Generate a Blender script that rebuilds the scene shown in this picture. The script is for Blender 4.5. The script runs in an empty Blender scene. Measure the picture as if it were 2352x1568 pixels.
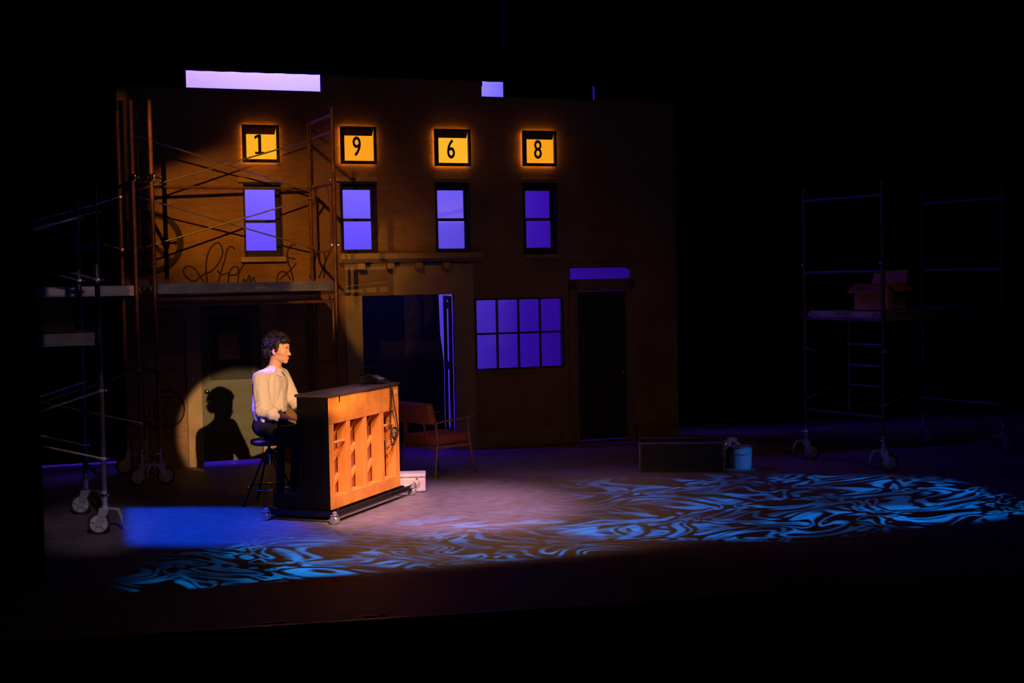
import bpy, bmesh, math, random
from mathutils import Vector, Matrix, Quaternion
from mathutils.noise import noise as pnoise
random.seed(7)
SC = bpy.context.scene
COL = SC.collection
rad = math.radians

# ------------------------------------------------------------------ camera
FPX, EYE, PITCH, ROLL, YAW, DIST = 3000.0, 2.25, -.04832, -.01884, .346, 17.467
_f = Vector((0, math.cos(PITCH), math.sin(PITCH)))
_r = Vector((1, 0, 0)); _u = _r.cross(_f)
CR = _r * math.cos(ROLL) + _u * math.sin(ROLL)
CU = -_r * math.sin(ROLL) + _u * math.cos(ROLL)
CP = Vector((0, 0, EYE))
cam = bpy.data.cameras.new('camera'); camo = bpy.data.objects.new('camera', cam); COL.objects.link(camo)
cam.sensor_width = 36; cam.lens = FPX / 2352 * 36; cam.clip_end = 200
camo.matrix_world = Matrix((( CR.x, CU.x, -_f.x, CP.x), (CR.y, CU.y, -_f.y, CP.y), (CR.z, CU.z, -_f.z, CP.z), (0, 0, 0, 1)))
SC.camera = camo

FE = Vector((math.cos(YAW), math.sin(YAW), 0))       # along the set wall
FN = Vector((math.sin(YAW), -math.cos(YAW), 0))      # out of the set wall, to the house
FO = Vector((0, DIST, 0))
def ray(px, py): return CR * (px - 1176) + CU * (784 - py) + _f * FPX
def G(px, py, z=0.0):
    d = ray(px, py); return CP + d * ((z - EYE) / d.z)
def atY(px, py, y):
    d = ray(px, py); return CP + d * (y / d.y)
def W(px, py, off=0.0):
    d = ray(px, py); t = (FO - CP + FN * off).dot(FN) / d.dot(FN)
    P = CP + d * t; return (P - FO).dot(FE), P.z
def FW(u, v, off=0.0): return FO + FE * u + FN * off + Vector((0, 0, v))

# ------------------------------------------------------------------ world, exposure
wd = bpy.data.worlds.new('world'); SC.world = wd; wd.use_nodes = True
wd.node_tree.nodes['Background'].inputs[0].default_value = (0.02, 0.02, 0.05, 1)
wd.node_tree.nodes['Background'].inputs[1].default_value = 0.004
vs = SC.view_settings
vs.view_transform = 'Standard'; vs.look = 'None'; vs.exposure = 0; vs.gamma = 1; vs.use_curve_mapping = False

# ------------------------------------------------------------------ stage lamps
def spot(name, loc, target, color, power, cone, blend=.3, cut=None, soft=.02, gobo=None, size=.05, oval=None):
    """Ellipsoidal spotlight. cut = world points of the pool the shutters leave (convex, any order around);
    gobo = (scale, threshold, seed) breaks the beam into curls."""
    loc = Vector(loc); target = Vector(target)
    l = bpy.data.lights.new(name, 'SPOT'); o = bpy.data.objects.new(name, l); COL.objects.link(o)
    o.location = loc; q = (target - loc).to_track_quat('-Z', 'Y'); o.rotation_euler = q.to_euler()
    l.color = color; l.energy = power; l.spot_size = rad(cone); l.spot_blend = blend; l.shadow_soft_size = size
    if not (cut or gobo or oval): return o
    ax, ay, az = q @ Vector((1, 0, 0)), q @ Vector((0, 1, 0)), q @ Vector((0, 0, -1))
    l.use_nodes = True; nt = l.node_tree; N = nt.nodes; L = nt.links
    for n in list(N): N.remove(n)
    out = N.new('ShaderNodeOutputLight'); em = N.new('ShaderNodeEmission'); L.new(em.outputs[0], out.inputs[0])
    geo = N.new('ShaderNodeNewGeometry')
    def dot(v):
        n = N.new('ShaderNodeVectorMath'); n.operation = 'DOT_PRODUCT'; n.inputs[1].default_value = v
        L.new(geo.outputs['Incoming'], n.inputs[0]); return n.outputs['Value']
    def m(op, a, b=None, c=None):
        n = N.new('ShaderNodeMath'); n.operation = op
        for i, x in enumerate((a, b, c)):
            if x is None: continue
            if isinstance(x, (int, float)): n.inputs[i].default_value = x
            else: L.new(x, n.inputs[i])
        return n.outputs[0]
    X = m('DIVIDE', dot(ax), dot(az)); Y = m('DIVIDE', dot(ay), dot(az))
    val = None
    def mul(a): 
        nonlocal val
        val = a if val is None else m('MULTIPLY', val, a)
    def step(x, lo, hi):
        n = N.new('ShaderNodeMapRange'); n.interpolation_type = 'SMOOTHSTEP'
        L.new(x, n.inputs['Value']); n.inputs['From Min'].default_value = lo; n.inputs['From Max'].default_value = hi
        return n.outputs['Result']
    if cut:
        pp = []
        for w in cut:
            d = Vector(w) - loc; pp.append((d.dot(ax) / d.dot(az), d.dot(ay) / d.dot(az)))
        cx = sum(p[0] for p in pp) / len(pp); cy = sum(p[1] for p in pp) / len(pp)
        sf = soft if isinstance(soft, (list, tuple)) else [soft] * len(pp)
        for i in range(len(pp)):
            (x0, y0), (x1, y1) = pp[i], pp[(i + 1) % len(pp)]
            nx, ny = y1 - y0, x0 - x1; ln = math.hypot(nx, ny) or 1; nx /= ln; ny /= ln
            if (cx - x0) * nx + (cy - y0) * ny < 0: nx, ny = -nx, -ny
            e = m('ADD', m('MULTIPLY', m('SUBTRACT', X, x0), nx), m('MULTIPLY', m('SUBTRACT', Y, y0), ny))
            mul(step(e, -sf[i] / 2, sf[i] / 2))
    if oval:
        (w0, w1, w2), sft = oval        # centre, end of one half-axis, end of the other
        pr = []
        for w in (w0, w1, w2):
            d = Vector(w) - loc; pr.append((d.dot(ax) / d.dot(az), d.dot(ay) / d.dot(az)))
        a = (pr[1][0] - pr[0][0], pr[1][1] - pr[0][1]); b = (pr[2][0] - pr[0][0], pr[2][1] - pr[0][1])
        det = a[0] * b[1] - a[1] * b[0]
        dx = m('SUBTRACT', X, pr[0][0]); dy = m('SUBTRACT', Y, pr[0][1])
        s = m('ADD', m('MULTIPLY', dx, b[1] / det), m('MULTIPLY', dy, -b[0] / det))
        t = m('ADD', m('MULTIPLY', dx, -a[1] / det), m('MULTIPLY', dy, a[0] / det))
        rr = m('SQRT', m('ADD', m('MULTIPLY', s, s), m('MULTIPLY', t, t)))
        mul(m('SUBTRACT', 1, step(rr, 1 - sft, 1 + sft * .3)))
    if gobo:
        sc_, th, seed = gobo
        cmb = N.new('ShaderNodeCombineXYZ'); L.new(m('MULTIPLY', X, sc_ * .75), cmb.inputs[0]); L.new(m('MULTIPLY', Y, sc_ * 2.0), cmb.inputs[1])
        cmb.inputs[2].default_value = seed
        nz = N.new('ShaderNodeTexNoise'); nz.inputs['Scale'].default_value = .9; nz.inputs['Detail'].default_value = 0
        L.new(cmb.outputs[0], nz.inputs['Vector'])
        sub = N.new('ShaderNodeVectorMath'); sub.operation = 'MULTIPLY_ADD'
        L.new(nz.outputs['Color'], sub.inputs[0]); sub.inputs[1].default_value = (1.8, 1.8, 0); L.new(cmb.outputs[0], sub.inputs[2])
        n2 = N.new('ShaderNodeTexNoise'); n2.inputs['Scale'].default_value = 1.6; n2.inputs['Detail'].default_value = 1.2
        n2.inputs['Distortion'].default_value = .7
        L.new(sub.outputs[0], n2.inputs['Vector'])
        rdg = m('ABSOLUTE', m('SUBTRACT', m('FRACT', m('MULTIPLY', n2.outputs['Fac'], 5.0)), .5))
        g1 = step(rdg, th, th + .16)
        n3 = N.new('ShaderNodeTexNoise'); n3.inputs['Scale'].default_value = .8; n3.inputs['Detail'].default_value = 1
        L.new(cmb.outputs[0], n3.inputs['Vector'])
        mul(m('MULTIPLY', g1, m('ADD', .22, m('MULTIPLY', .9, step(n3.outputs['Fac'], .42, .60)))))
    L.new(m('MULTIPLY', val, 1.0), em.inputs['Strength'])
    return o

def area(name, loc, to, sx, sy, color, power, spread=180):
    l = bpy.data.lights.new(name, 'AREA'); o = bpy.data.objects.new(name, l); COL.objects.link(o)
    l.shape = 'RECTANGLE'; l.size = sx; l.size_y = sy; l.color = color; l.energy = power; l.spread = rad(spread)
    o.location = loc; d = (Vector(to) - Vector(loc)).normalized()
    z = -d; x = FE - z * FE.dot(z); x.normalize(); y = z.cross(x)
    o.rotation_euler = Matrix(((x.x, y.x, z.x), (x.y, y.y, z.y), (x.z, y.z, z.z))).to_euler()
    return o

# follow spot from the front of house on the player, piano and door
hd = atY(643, 803, 13.1)
s_dir = Vector((.363, -.893, .266)).normalized()
fs_c = FW(*W(552, 990))                         # centre of its pool on the set wall
fs_loc = fs_c + s_dir * 20.5
spot('follow_spot', fs_loc, fs_c, (1.0, .56, .24), 15000, 4.35, .16, size=.05)
spot('pink_hand_spot', (-1.3, 10.2, 6.5), atY(672, 955, 12.95), (1.0, .40, .42), 170, 3.6, .5, size=.03)
spot('amber_piano_spot', (3.1, 4.0, 8.5), atY(830, 1010, 12.8), (1.0, .52, .18), 6500, 14, .1,
     cut=[atY(735, 880, 12.2), atY(760, 850, 12.4), atY(925, 850, 13.4), G(985, 1140), G(960, 1175), G(770, 1222), G(735, 1200)], soft=[.006, .01, .02, .02, .02, .01, .006], size=.04)
# amber front light on the left building, shuttered to the wall over the deck
def wl(px, py): return FW(*W(px, py))
spot('amber_wall_spot', (-2.8, 7.0, 7.6), wl(640, 520), (1.0, .36, .03), 4100, 44, 1.0,
     cut=[wl(352, 400), wl(520, 330), wl(1400, 300), wl(1650, 1000), wl(1000, 800), wl(775, 735), wl(440, 720), wl(352, 720)],
     soft=[.02, .06, .2, .3, .05, .012, .02, .015], oval=((wl(500, 610), wl(985, 620), wl(500, 285)), 1.0), size=.03)
# low amber side light that rakes the storefront and throws the scaffold's end frame onto it
spot('amber_side_spot', (-3.98, 10.76, 1.8), wl(860, 640), (1.0, .46, .08), 480, 30, .6,
     cut=[wl(786, 540), wl(930, 500), wl(930, 678), wl(832, 815), wl(786, 740)], soft=[.03, .12, .03, .02, .02], size=.02)
# reddish light on the tall scaffold poles at the left
po = lambda x, y: FW(*W(x, y, 1.28), 1.28)
spot('amber_pole_spot', (-1.0, 9.5, 3.6), po(322, 440), (1.0, .34, .12), 210, 40, .2, cut=[po(297, 215), po(354, 215), po(356, 720), po(303, 720)], soft=[.02, .01, .15, .004], size=.02)
# dim amber fill over the front of the set
spot('amber_fill_spot', (1.5, 1.0, 7.0), wl(1000, 850), (1.0, .42, .09), 42, 30, 1.0, size=.2)
spot('amber_floor_spot', (4.5, 9.0, 7.5), G(1250, 1090), (1.0, .46, .16), 130, 60, 1.0, size=.3)
# lavender and warm pools downstage of the piano, cut off along the front of the stage
FR_L, FR_R = G(150, 1372), G(1480, 1262)
spot('lavender_pool_spot', (.6, 9.3, 6.5), G(1010, 1165), (.84, .46, 1.0), 4200, 25, 1.0, size=.1, cut=[FR_L, FR_R, G(1700, 1150), G(1500, 1075), G(760, 1112)], soft=[.05, .4, .2, .14, .2])
spot('warm_pool_spot', (-1.6, 6.0, 6.5), G(1150, 1180), (1.0, .52, .30), 2000, 34, 1.0, size=.1, cut=[FR_L, FR_R, G(1750, 1150), G(1500, 1065), G(780, 1115)], soft=[.05, .4, .2, .14, .2])
spot('purple_chair_spot', (.9, 16.0, 6.0), G(1010, 1072), (.34, .08, .95), 26, 30, .9, size=.1)
# saturated blue: floor pool left of the piano, and the player's back
spot('blue_pool_spot', (-2.5, 11.3, 7.5), G(470, 1205), (.0, .05, 1.0), 8000, 40, .2,
     cut=[G(290, 1166), G(590, 1165), G(730, 1215), G(660, 1252), G(296, 1250), G(284, 1205)], soft=[.03, .05, .22, .06, .02, .02])
spot('violet_back_spot', (-6.0, 12.4, 5.2), atY(600, 900, 13.1), (.24, .13, 1.0), 9000, 16, .5, size=.03, cut=[atY(575, 800, 13.1), atY(640, 765, 13.1), atY(690, 830, 13.1), atY(690, 980, 13.1), atY(575, 1020, 13.1)], soft=.02)
# blue breakup washes along the front of the stage
spot('blue_breakup_spot', (-3.2, 3.5, 6.5), G(1120, 1270), (.0, .24, 1.0), 26000, 34, 1.0,
     cut=[G(200, 1245), G(900, 1196), G(1500, 1120), G(1442, 1262), G(300, 1362), G(180, 1330)], soft=[.04, .05, .02, .012, .012, .12], gobo=(17, .24, 3.1), size=.01)
spot('blue_breakup_spot', (7.5, 5.5, 6.5), G(1850, 1160), (.0, .19, 1.0), 24000, 60, .4,
     cut=[G(1340, 1106), G(1665, 1091), G(2150, 1095), G(2420, 1172), G(1760, 1243), G(1330, 1240)], soft=[.03, .03, .03, .03, .012, .08], gobo=(17, .24, 8.4), size=.01)
spot('blue_bucket_fill', (5.5, 9.0, 4.0), atY(1716, 1056, 14.9), (.0, .20, 1.0), 1300, 2.6, .2, size=.02)  # added lamp for the bucket, which the breakup beam is cut to miss
spot('lavender_caster_fill', (-1.0, 4.0, 4.0), G(218, 1212), (.80, .62, .85), 750, 9, 1.0, size=.03)  # added to brighten the wheels of the nearest tower
spot('brown_caster_fill', (0, 4.5, 4.0), G(345, 1100), (1.0, .52, .34), 70, 7, 1.0, size=.03)  # added to lift the casters of the towers by the left building
spot('red_apron_spot', (-1.5, 6.5, 5.5), G(850, 1345), (1.0, .10, .12), 12, 18, 1.0)
spot('blue_apron_spot', (0, 6.5, 5.5), G(1150, 1350), (.10, .05, 1.0), 8, 26, 1.0)
spot('amber_right_spot', (1.2, 4.0, 5.5), Vector((4.0, 15.0, 1.9)), (1.0, .40, .10), 60, 9, .8, size=.1)
# backdrop lights: top rows over the cloth, ground row at its foot
CYC = -2.7
def cyc_light(n, u, v, w, col, p, tv, off=-1.75): area(n, FW(u, v, off), FW(u, tv, CYC), w, .15, col, p)
cyc_light('backdrop_top_light', -4.6, 8.2, 3.6, (.065, .0, 1.0), 1500, 3.0)
cyc_light('backdrop_top_light', -2.4, 8.2, 1.8, (.065, .0, 1.0), 760, 3.0)
cyc_light('backdrop_top_light', .0, 6.2, .4, (.030, .0, 1.0), 16, 3.0)
cyc_light('backdrop_ground_light', -3.5, .08, 2.2, (.05, .0, 1.0), 42, 1.2, -2.0)
cyc_light('backdrop_ground_light', -1.2, .08, .8, (.05, .0, 1.0), 12, 1.2, -2.0)
spot('lavender_backdrop_fill', FW(-2.3, 8.6, -1.74), FW(-2.3, 3.0, CYC), (.42, .44, 1.0), 2800, 150, .6,
     cut=[FW(-7, 5.9, CYC), FW(W(1183, 200, CYC)[0], 5.9, CYC), FW(W(1075, 800, CYC)[0], .2, CYC), FW(-7, .2, CYC)], soft=[.06, .06, .3, .06], size=.1)  # extra lamp added to pale the violet, as overexposure would
# lamps added to brighten only the aluminium deck edges
spot('deck_edge_fill', (-1.2, 5.5, 2.6), po(440, 662), (1.0, .62, .55), 170, 40, .2, cut=[po(110, 634), po(785, 630), po(785, 674), po(110, 680)], soft=.004, size=.03)
spot('deck_edge_fill', (-.8, 5.0, 2.4), atY(180, 770, 11.6), (1.0, .60, .52), 40, 30, .2, cut=[atY(100, 745, 11.6), atY(262, 745, 11.7), atY(262, 792, 11.7), atY(100, 798, 11.6)], soft=.004, size=.03)
spot('amber_brace_spot', (2.5, 6.0, 3.2), atY(180, 960, 11.6), (1.0, .50, .22), 300, 20, .3, cut=[atY(100, 860, 11.6), atY(252, 860, 11.8), atY(262, 1180, 11.8), atY(100, 1180, 11.6)], soft=.01, size=.03)

# ------------------------------------------------------------------ helpers
MATS = {}
def mat(name, col, rough=.6, metal=0.0, vary=.0, vscale=8.0, bump=0.0, bscale=40.0, spec=.5, col2=None):
    if name in MATS: return MATS[name]
    m = bpy.data.materials.new(name); m.use_nodes = True; MATS[name] = m
    nt = m.node_tree; N = nt.nodes; L = nt.links; b = N['Principled BSDF']
    b.inputs['Base Color'].default_value = (*col, 1); b.inputs['Roughness'].default_value = rough
    b.inputs['Metallic'].default_value = metal; b.inputs['Specular IOR Level'].default_value = spec
    tc = N.new('ShaderNodeTexCoord')
    nz = N.new('ShaderNodeTexNoise'); nz.inputs['Scale'].default_value = vscale; nz.inputs['Detail'].default_value = 5
    L.new(tc.outputs['Object'], nz.inputs['Vector'])
    c2 = col2 or tuple(c * (1 - vary) for c in col)
    rp = N.new('ShaderNodeValToRGB'); rp.color_ramp.elements[0].position = .35; rp.color_ramp.elements[1].position = .68
    rp.color_ramp.elements[0].color = (*c2, 1); rp.color_ramp.elements[1].color = (*col, 1)
    L.new(nz.outputs['Fac'], rp.inputs['Fac']); L.new(rp.outputs['Color'], b.inputs['Base Color'])
    if bump:
        n2 = N.new('ShaderNodeTexNoise'); n2.inputs['Scale'].default_value = bscale; n2.inputs['Detail'].default_value = 3
        L.new(tc.outputs['Object'], n2.inputs['Vector'])
        bp = N.new('ShaderNodeBump'); bp.inputs['Strength'].default_value = bump; bp.inputs['Distance'].default_value = .01
        L.new(n2.outputs['Fac'], bp.inputs['Height']); L.new(bp.outputs['Normal'], b.inputs['Normal'])
    return m
def wood(name, c1, c2, rough=.45, sc=(14, 14, 1.2)):
    if name in MATS: return MATS[name]
    m = bpy.data.materials.new(name); m.use_nodes = True; MATS[name] = m
    nt = m.node_tree; N = nt.nodes; L = nt.links; b = N['Principled BSDF']; b.inputs['Roughness'].default_value = rough
    tc = N.new('ShaderNodeTexCoord'); mp = N.new('ShaderNodeMapping'); mp.inputs['Scale'].default_value = sc
    L.new(tc.outputs['Object'], mp.inputs[0])
    nz = N.new('ShaderNodeTexNoise'); nz.inputs['Scale'].default_value = 3; nz.inputs['Detail'].default_value = 6; nz.inputs['Distortion'].default_value = .6
    L.new(mp.outputs[0], nz.inputs['Vector'])
    rp = N.new('ShaderNodeValToRGB'); rp.color_ramp.elements[0].position = .3; rp.color_ramp.elements[1].position = .7
    rp.color_ramp.elements[0].color = (*c2, 1); rp.color_ramp.elements[1].color = (*c1, 1)
    L.new(nz.outputs['Fac'], rp.inputs['Fac']); L.new(rp.outputs['Color'], b.inputs['Base Color'])
    return m
def emis(name, col, strength=1.0, vary=.12):
    if name in MATS: return MATS[name]
    m = bpy.data.materials.new(name); m.use_nodes = True; MATS[name] = m
    nt = m.node_tree; N = nt.nodes; L = nt.links; N.remove(N['Principled BSDF'])
    em = N.new('ShaderNodeEmission'); L.new(em.outputs[0], N['Material Output'].inputs[0])
    tc = N.new('ShaderNodeTexCoord'); nz = N.new('ShaderNodeTexNoise'); nz.inputs['Scale'].default_value = 3
    L.new(tc.outputs['Object'], nz.inputs['Vector'])
    rp = N.new('ShaderNodeValToRGB'); rp.color_ramp.elements[0].color = (*[c * (1 - vary) for c in col], 1); rp.color_ramp.elements[1].color = (*col, 1)
    L.new(nz.outputs['Fac'], rp.inputs['Fac']); L.new(rp.outputs['Color'], em.inputs[0]); em.inputs[1].default_value = strength
    return m
def brick_mat():
    m = bpy.data.materials.new('painted_brick'); m.use_nodes = True
    nt = m.node_tree; N = nt.nodes; L = nt.links; b = N['Principled BSDF']; b.inputs['Roughness'].default_value = .85
    tc = N.new('ShaderNodeTexCoord'); sp = N.new('ShaderNodeSeparateXYZ'); cb = N.new('ShaderNodeCombineXYZ')
    L.new(tc.outputs['Object'], sp.inputs[0]); L.new(sp.outputs[0], cb.inputs[0]); L.new(sp.outputs[2], cb.inputs[1])
    br = N.new('ShaderNodeTexBrick'); L.new(cb.outputs[0], br.inputs['Vector'])
    br.inputs['Color1'].default_value = (.36, .205, .12, 1); br.inputs['Color2'].default_value = (.28, .15, .085, 1)
    br.inputs['Mortar'].default_value = (.34, .20, .12, 1); br.inputs['Scale'].default_value = 1
    br.inputs['Mortar Size'].default_value = .004; br.inputs['Brick Width'].default_value = .11; br.inputs['Row Height'].default_value = .036
    nz = N.new('ShaderNodeTexNoise'); nz.inputs['Scale'].default_value = 1.3; nz.inputs['Detail'].default_value = 6
    L.new(tc.outputs['Object'], nz.inputs['Vector'])
    mx = N.new('ShaderNodeMix'); mx.data_type = 'RGBA'; mx.blend_type = 'MULTIPLY'; mx.inputs[0].default_value = .75
    rp = N.new('ShaderNodeValToRGB'); rp.color_ramp.elements[0].position = .3; rp.color_ramp.elements[0].color = (.5, .45, .42, 1); rp.color_ramp.elements[1].position = .65
    L.new(nz.outputs['Fac'], rp.inputs[0]); L.new(br.outputs['Color'], mx.inputs[6]); L.new(rp.outputs[0], mx.inputs[7]); L.new(mx.outputs[2], b.inputs['Base Color'])
    bp = N.new('ShaderNodeBump'); bp.inputs['Strength'].default_value = .4; bp.inputs['Distance'].default_value = .004
    bp.invert = True
    L.new(br.outputs['Fac'], bp.inputs['Height']); L.new(bp.outputs[0], b.inputs['Normal'])
    return m
def floor_mat():
    m = bpy.data.materials.new('stage_floor_paint'); m.use_nodes = True
    nt = m.node_tree; N = nt.nodes; L = nt.links; b = N['Principled BSDF']; b.inputs['Roughness'].default_value = .62
    b.inputs['Specular IOR Level'].default_value = .25
    tc = N.new('ShaderNodeTexCoord')
    def nz(s, d, mpz=None):
        n = N.new('ShaderNodeTexNoise'); n.inputs['Scale'].default_value = s; n.inputs['Detail'].default_value = d
        if mpz:
            mp = N.new('ShaderNodeMapping'); mp.inputs['Scale'].default_value = mpz; mp.inputs['Rotation'].default_value = (0, 0, .25)
            L.new(tc.outputs['Object'], mp.inputs[0]); L.new(mp.outputs[0], n.inputs['Vector'])
        else: L.new(tc.outputs['Object'], n.inputs['Vector'])
        return n
    a = nz(.8, 6); c = nz(7, 6, (1, 2.2, 1)); e = nz(60, 3, (1, 3, 1))
    rp = N.new('ShaderNodeValToRGB'); rp.color_ramp.elements[0].position = .32; rp.color_ramp.elements[1].position = .7
    rp.color_ramp.elements[0].color = (.10, .082, .072, 1); rp.color_ramp.elements[1].color = (.26, .215, .19, 1)
    ad = N.new('ShaderNodeMath'); ad.operation = 'MULTIPLY_ADD'; L.new(c.outputs['Fac'], ad.inputs[0]); ad.inputs[1].default_value = .55
    h = N.new('ShaderNodeMath'); h.operation = 'MULTIPLY'; L.new(a.outputs['Fac'], h.inputs[0]); h.inputs[1].default_value = .45
    L.new(h.outputs[0], ad.inputs[2]); L.new(ad.outputs[0], rp.inputs[0]); L.new(rp.outputs[0], b.inputs['Base Color'])
    bp = N.new('ShaderNodeBump'); bp.inputs['Strength'].default_value = .35; bp.inputs['Distance'].default_value = .006
    L.new(e.outputs['Fac'], bp.inputs['Height']); L.new(bp.outputs[0], b.inputs['Normal'])
    return m

def newbm(): return bmesh.new()
def frame_m(o, x, y=None, z=None):
    return o
def box(bm, lo, hi, bev=0.0, M=None):
    lo = Vector(lo); hi = Vector(hi)
    r = bmesh.ops.create_cube(bm, size=1.0)
    S = Matrix.Translation((lo + hi) / 2) @ Matrix.Diagonal((*(hi - lo), 1))
    bmesh.ops.transform(bm, matrix=S, verts=r['verts'])
    vs_ = r['verts']
    if bev > 0:
        es = list({e for v in vs_ for e in v.link_edges})
        rr = bmesh.ops.bevel(bm, geom=es, offset=bev, segments=2, affect='EDGES', profile=.6)
        vs_ = list({v for f in rr['faces'] for v in f.verts} | {v for v in vs_ if v.is_valid})
    if M is not None: bmesh.ops.transform(bm, matrix=M, verts=vs_)
    return vs_
def basis(d):
    d = d.normalized(); a = Vector((0, 0, 1)) if abs(d.z) < .9 else Vector((1, 0, 0))
    x = d.cross(a).normalized(); return x, d.cross(x).normalized()
def tube(bm, pts, r, seg=8, closed=False, flat=None, cap=True):
    pts = [Vector(p) for p in pts]; n = len(pts); rings = []
    rr = r if isinstance(r, (list, tuple)) else [r] * n
    px = None
    for i, p in enumerate(pts):
        if closed: d = pts[(i + 1) % n] - pts[i - 1]
        else: d = (pts[min(i + 1, n - 1)] - pts[max(i - 1, 0)])
        d.normalize()
        if px is None: x, y = basis(d)
        else:
            x = (px - d * px.dot(d)); x = x.normalized() if x.length > 1e-6 else basis(d)[0]; y = d.cross(x)
        px = x; ring = []
        for k in range(seg):
            a = 2 * math.pi * k / seg; v = x * math.cos(a) * rr[i] + y * math.sin(a) * rr[i]
            if flat: v = v - flat * (v.dot(flat) * .75)
            ring.append(bm.verts.new(p + v))
        rings.append(ring)
    for i in range(n if closed else n - 1):
        a, b = rings[i], rings[(i + 1) % n]
        for k in range(seg): bm.faces.new((a[k], a[(k + 1) % seg], b[(k + 1) % seg], b[k]))
    if cap and not closed:
        bm.faces.new(rings[0][::-1]); bm.faces.new(rings[-1])
def bar(bm, a, b, r, seg=10): tube(bm, [a, b], r, seg)
def beam(bm, a, b, w, h, up=(0, 0, 1), bev=0.0):
    a = Vector(a); b = Vector(b); d = (b - a); L_ = d.length; x = d.normalized(); u_ = Vector(up)
    y = u_.cross(x); y = y.normalized() if y.length > 1e-5 else Vector((0, 1, 0)); z = x.cross(y)
    M = Matrix(((x.x, y.x, z.x, a.x), (x.y, y.y, z.y, a.y), (x.z, y.z, z.z, a.z), (0, 0, 0, 1)))
    return box(bm, (0, -w / 2, -h / 2), (L_, w / 2, h / 2), bev, M)
def ball(bm, c, r, M=None, seg=14):
    rr = (r, r, r) if isinstance(r, (int, float)) else r
    q = bmesh.ops.create_uvsphere(bm, u_segments=seg, v_segments=max(6, seg * 2 // 3), radius=1)
    T = Matrix.Translation(Vector(c)) @ (M or Matrix.Identity(4)) @ Matrix.Diagonal((*rr, 1))
    bmesh.ops.transform(bm, matrix=T, verts=q['verts'])
def capsule(bm, a, b, ra, rb, seg=14):
    a = Vector(a); b = Vector(b); d = b - a; n = max(2, int(d.length / max(min(ra, rb) * .5, .004)) + 1); n = min(n, 9)
    bar_pts = [a + d * (i / (n - 1)) for i in range(n)]
    tube(bm, bar_pts, [ra + (rb - ra) * i / (n - 1) for i in range(n)], seg)
    ball(bm, a, ra, seg=seg); ball(bm, b, rb, seg=seg)
def lathe(bm, prof, c=(0, 0, 0), seg=24, axis='z'):
    c = Vector(c); rings = []
    for r, h in prof:
        ring = []
        for k in range(seg):
            a = 2 * math.pi * k / seg
            v = {'z': (r * math.cos(a), r * math.sin(a), h), 'y': (r * math.cos(a), h, r * math.sin(a)), 'x': (h, r * math.cos(a), r * math.sin(a))}[axis]
            ring.append(bm.verts.new(c + Vector(v)))
        rings.append(ring)
    for a, b in zip(rings, rings[1:]):
        for k in range(seg): bm.faces.new((a[k], a[(k + 1) % seg], b[(k + 1) % seg], b[k]))
    bm.faces.new(rings[0][::-1]); bm.faces.new(rings[-1])
def prism(bm, poly, d):
    """poly: 3D points; d: extrusion vector"""
    a = [bm.verts.new(Vector(p)) for p in poly]; b = [bm.verts.new(Vector(p) + Vector(d)) for p in poly]
    bm.faces.new(a); bm.faces.new(b[::-1]); n = len(a)
    for i in range(n): bm.faces.new((a[i], b[i], b[(i + 1) % n], a[(i + 1) % n]))
def obj(name, bm, m, parent=None, smooth=False, kind=None, label=None, M=None):
    bmesh.ops.recalc_face_normals(bm, faces=bm.faces)
    me = bpy.data.meshes.new(name); bm.to_mesh(me); bm.free()
    if m: me.materials.append(m)
    if smooth: me.shade_smooth()
    o = bpy.data.objects.new(name, me); COL.objects.link(o)
    if parent: o.parent = parent
    if M is not None: o.matrix_local = M
    if kind: o['kind'] = kind
    if label: o['label'] = label
    return o
def smooth_by_angle(o, ang=40):
    me = o.data; me.shade_smooth()
    bm = bmesh.new(); bm.from_mesh(me)
    for e in bm.edges:
        if len(e.link_faces) == 2 and e.calc_face_angle(0) > rad(ang): e.smooth = False
    bm.to_mesh(me); bm.free(); return o
def thing(name, label, cat, loc=(0, 0, 0), rz=0.0, group=None, kind=None):
    o = bpy.data.objects.new(name, None); COL.objects.link(o); o.location = loc; o.rotation_euler = (0, 0, rz); o.empty_display_size = .1
    if kind: o['kind'] = kind
    if label: o['label'] = label
    if cat: o['category'] = cat
    if group: o['group'] = group
    return o
def tag(o, label, cat, group=None):
    o['label'] = label; o['category'] = cat
    if group: o['group'] = group
    return o
def remesh(o, vox, smooth=6, disp=None):
    md = o.modifiers.new('r', 'REMESH'); md.mode = 'VOXEL'; md.voxel_size = vox; md.use_smooth_shade = True
    s = o.modifiers.new('s', 'SMOOTH'); s.factor = .5; s.iterations = smooth
    dg = bpy.context.evaluated_depsgraph_get(); dg.update()
    me = bpy.data.meshes.new_from_object(o.evaluated_get(dg)); old = o.data
    o.modifiers.clear(); ms = [m for m in old.materials]; o.data = me
    me.materials.clear()
    for m in ms: me.materials.append(m)
    if disp:
        nv = [v.normal.copy() for v in me.vertices]
        for v, n in zip(me.vertices, nv): v.co += n * disp(v.co)
    me.shade_smooth(); return o

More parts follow.
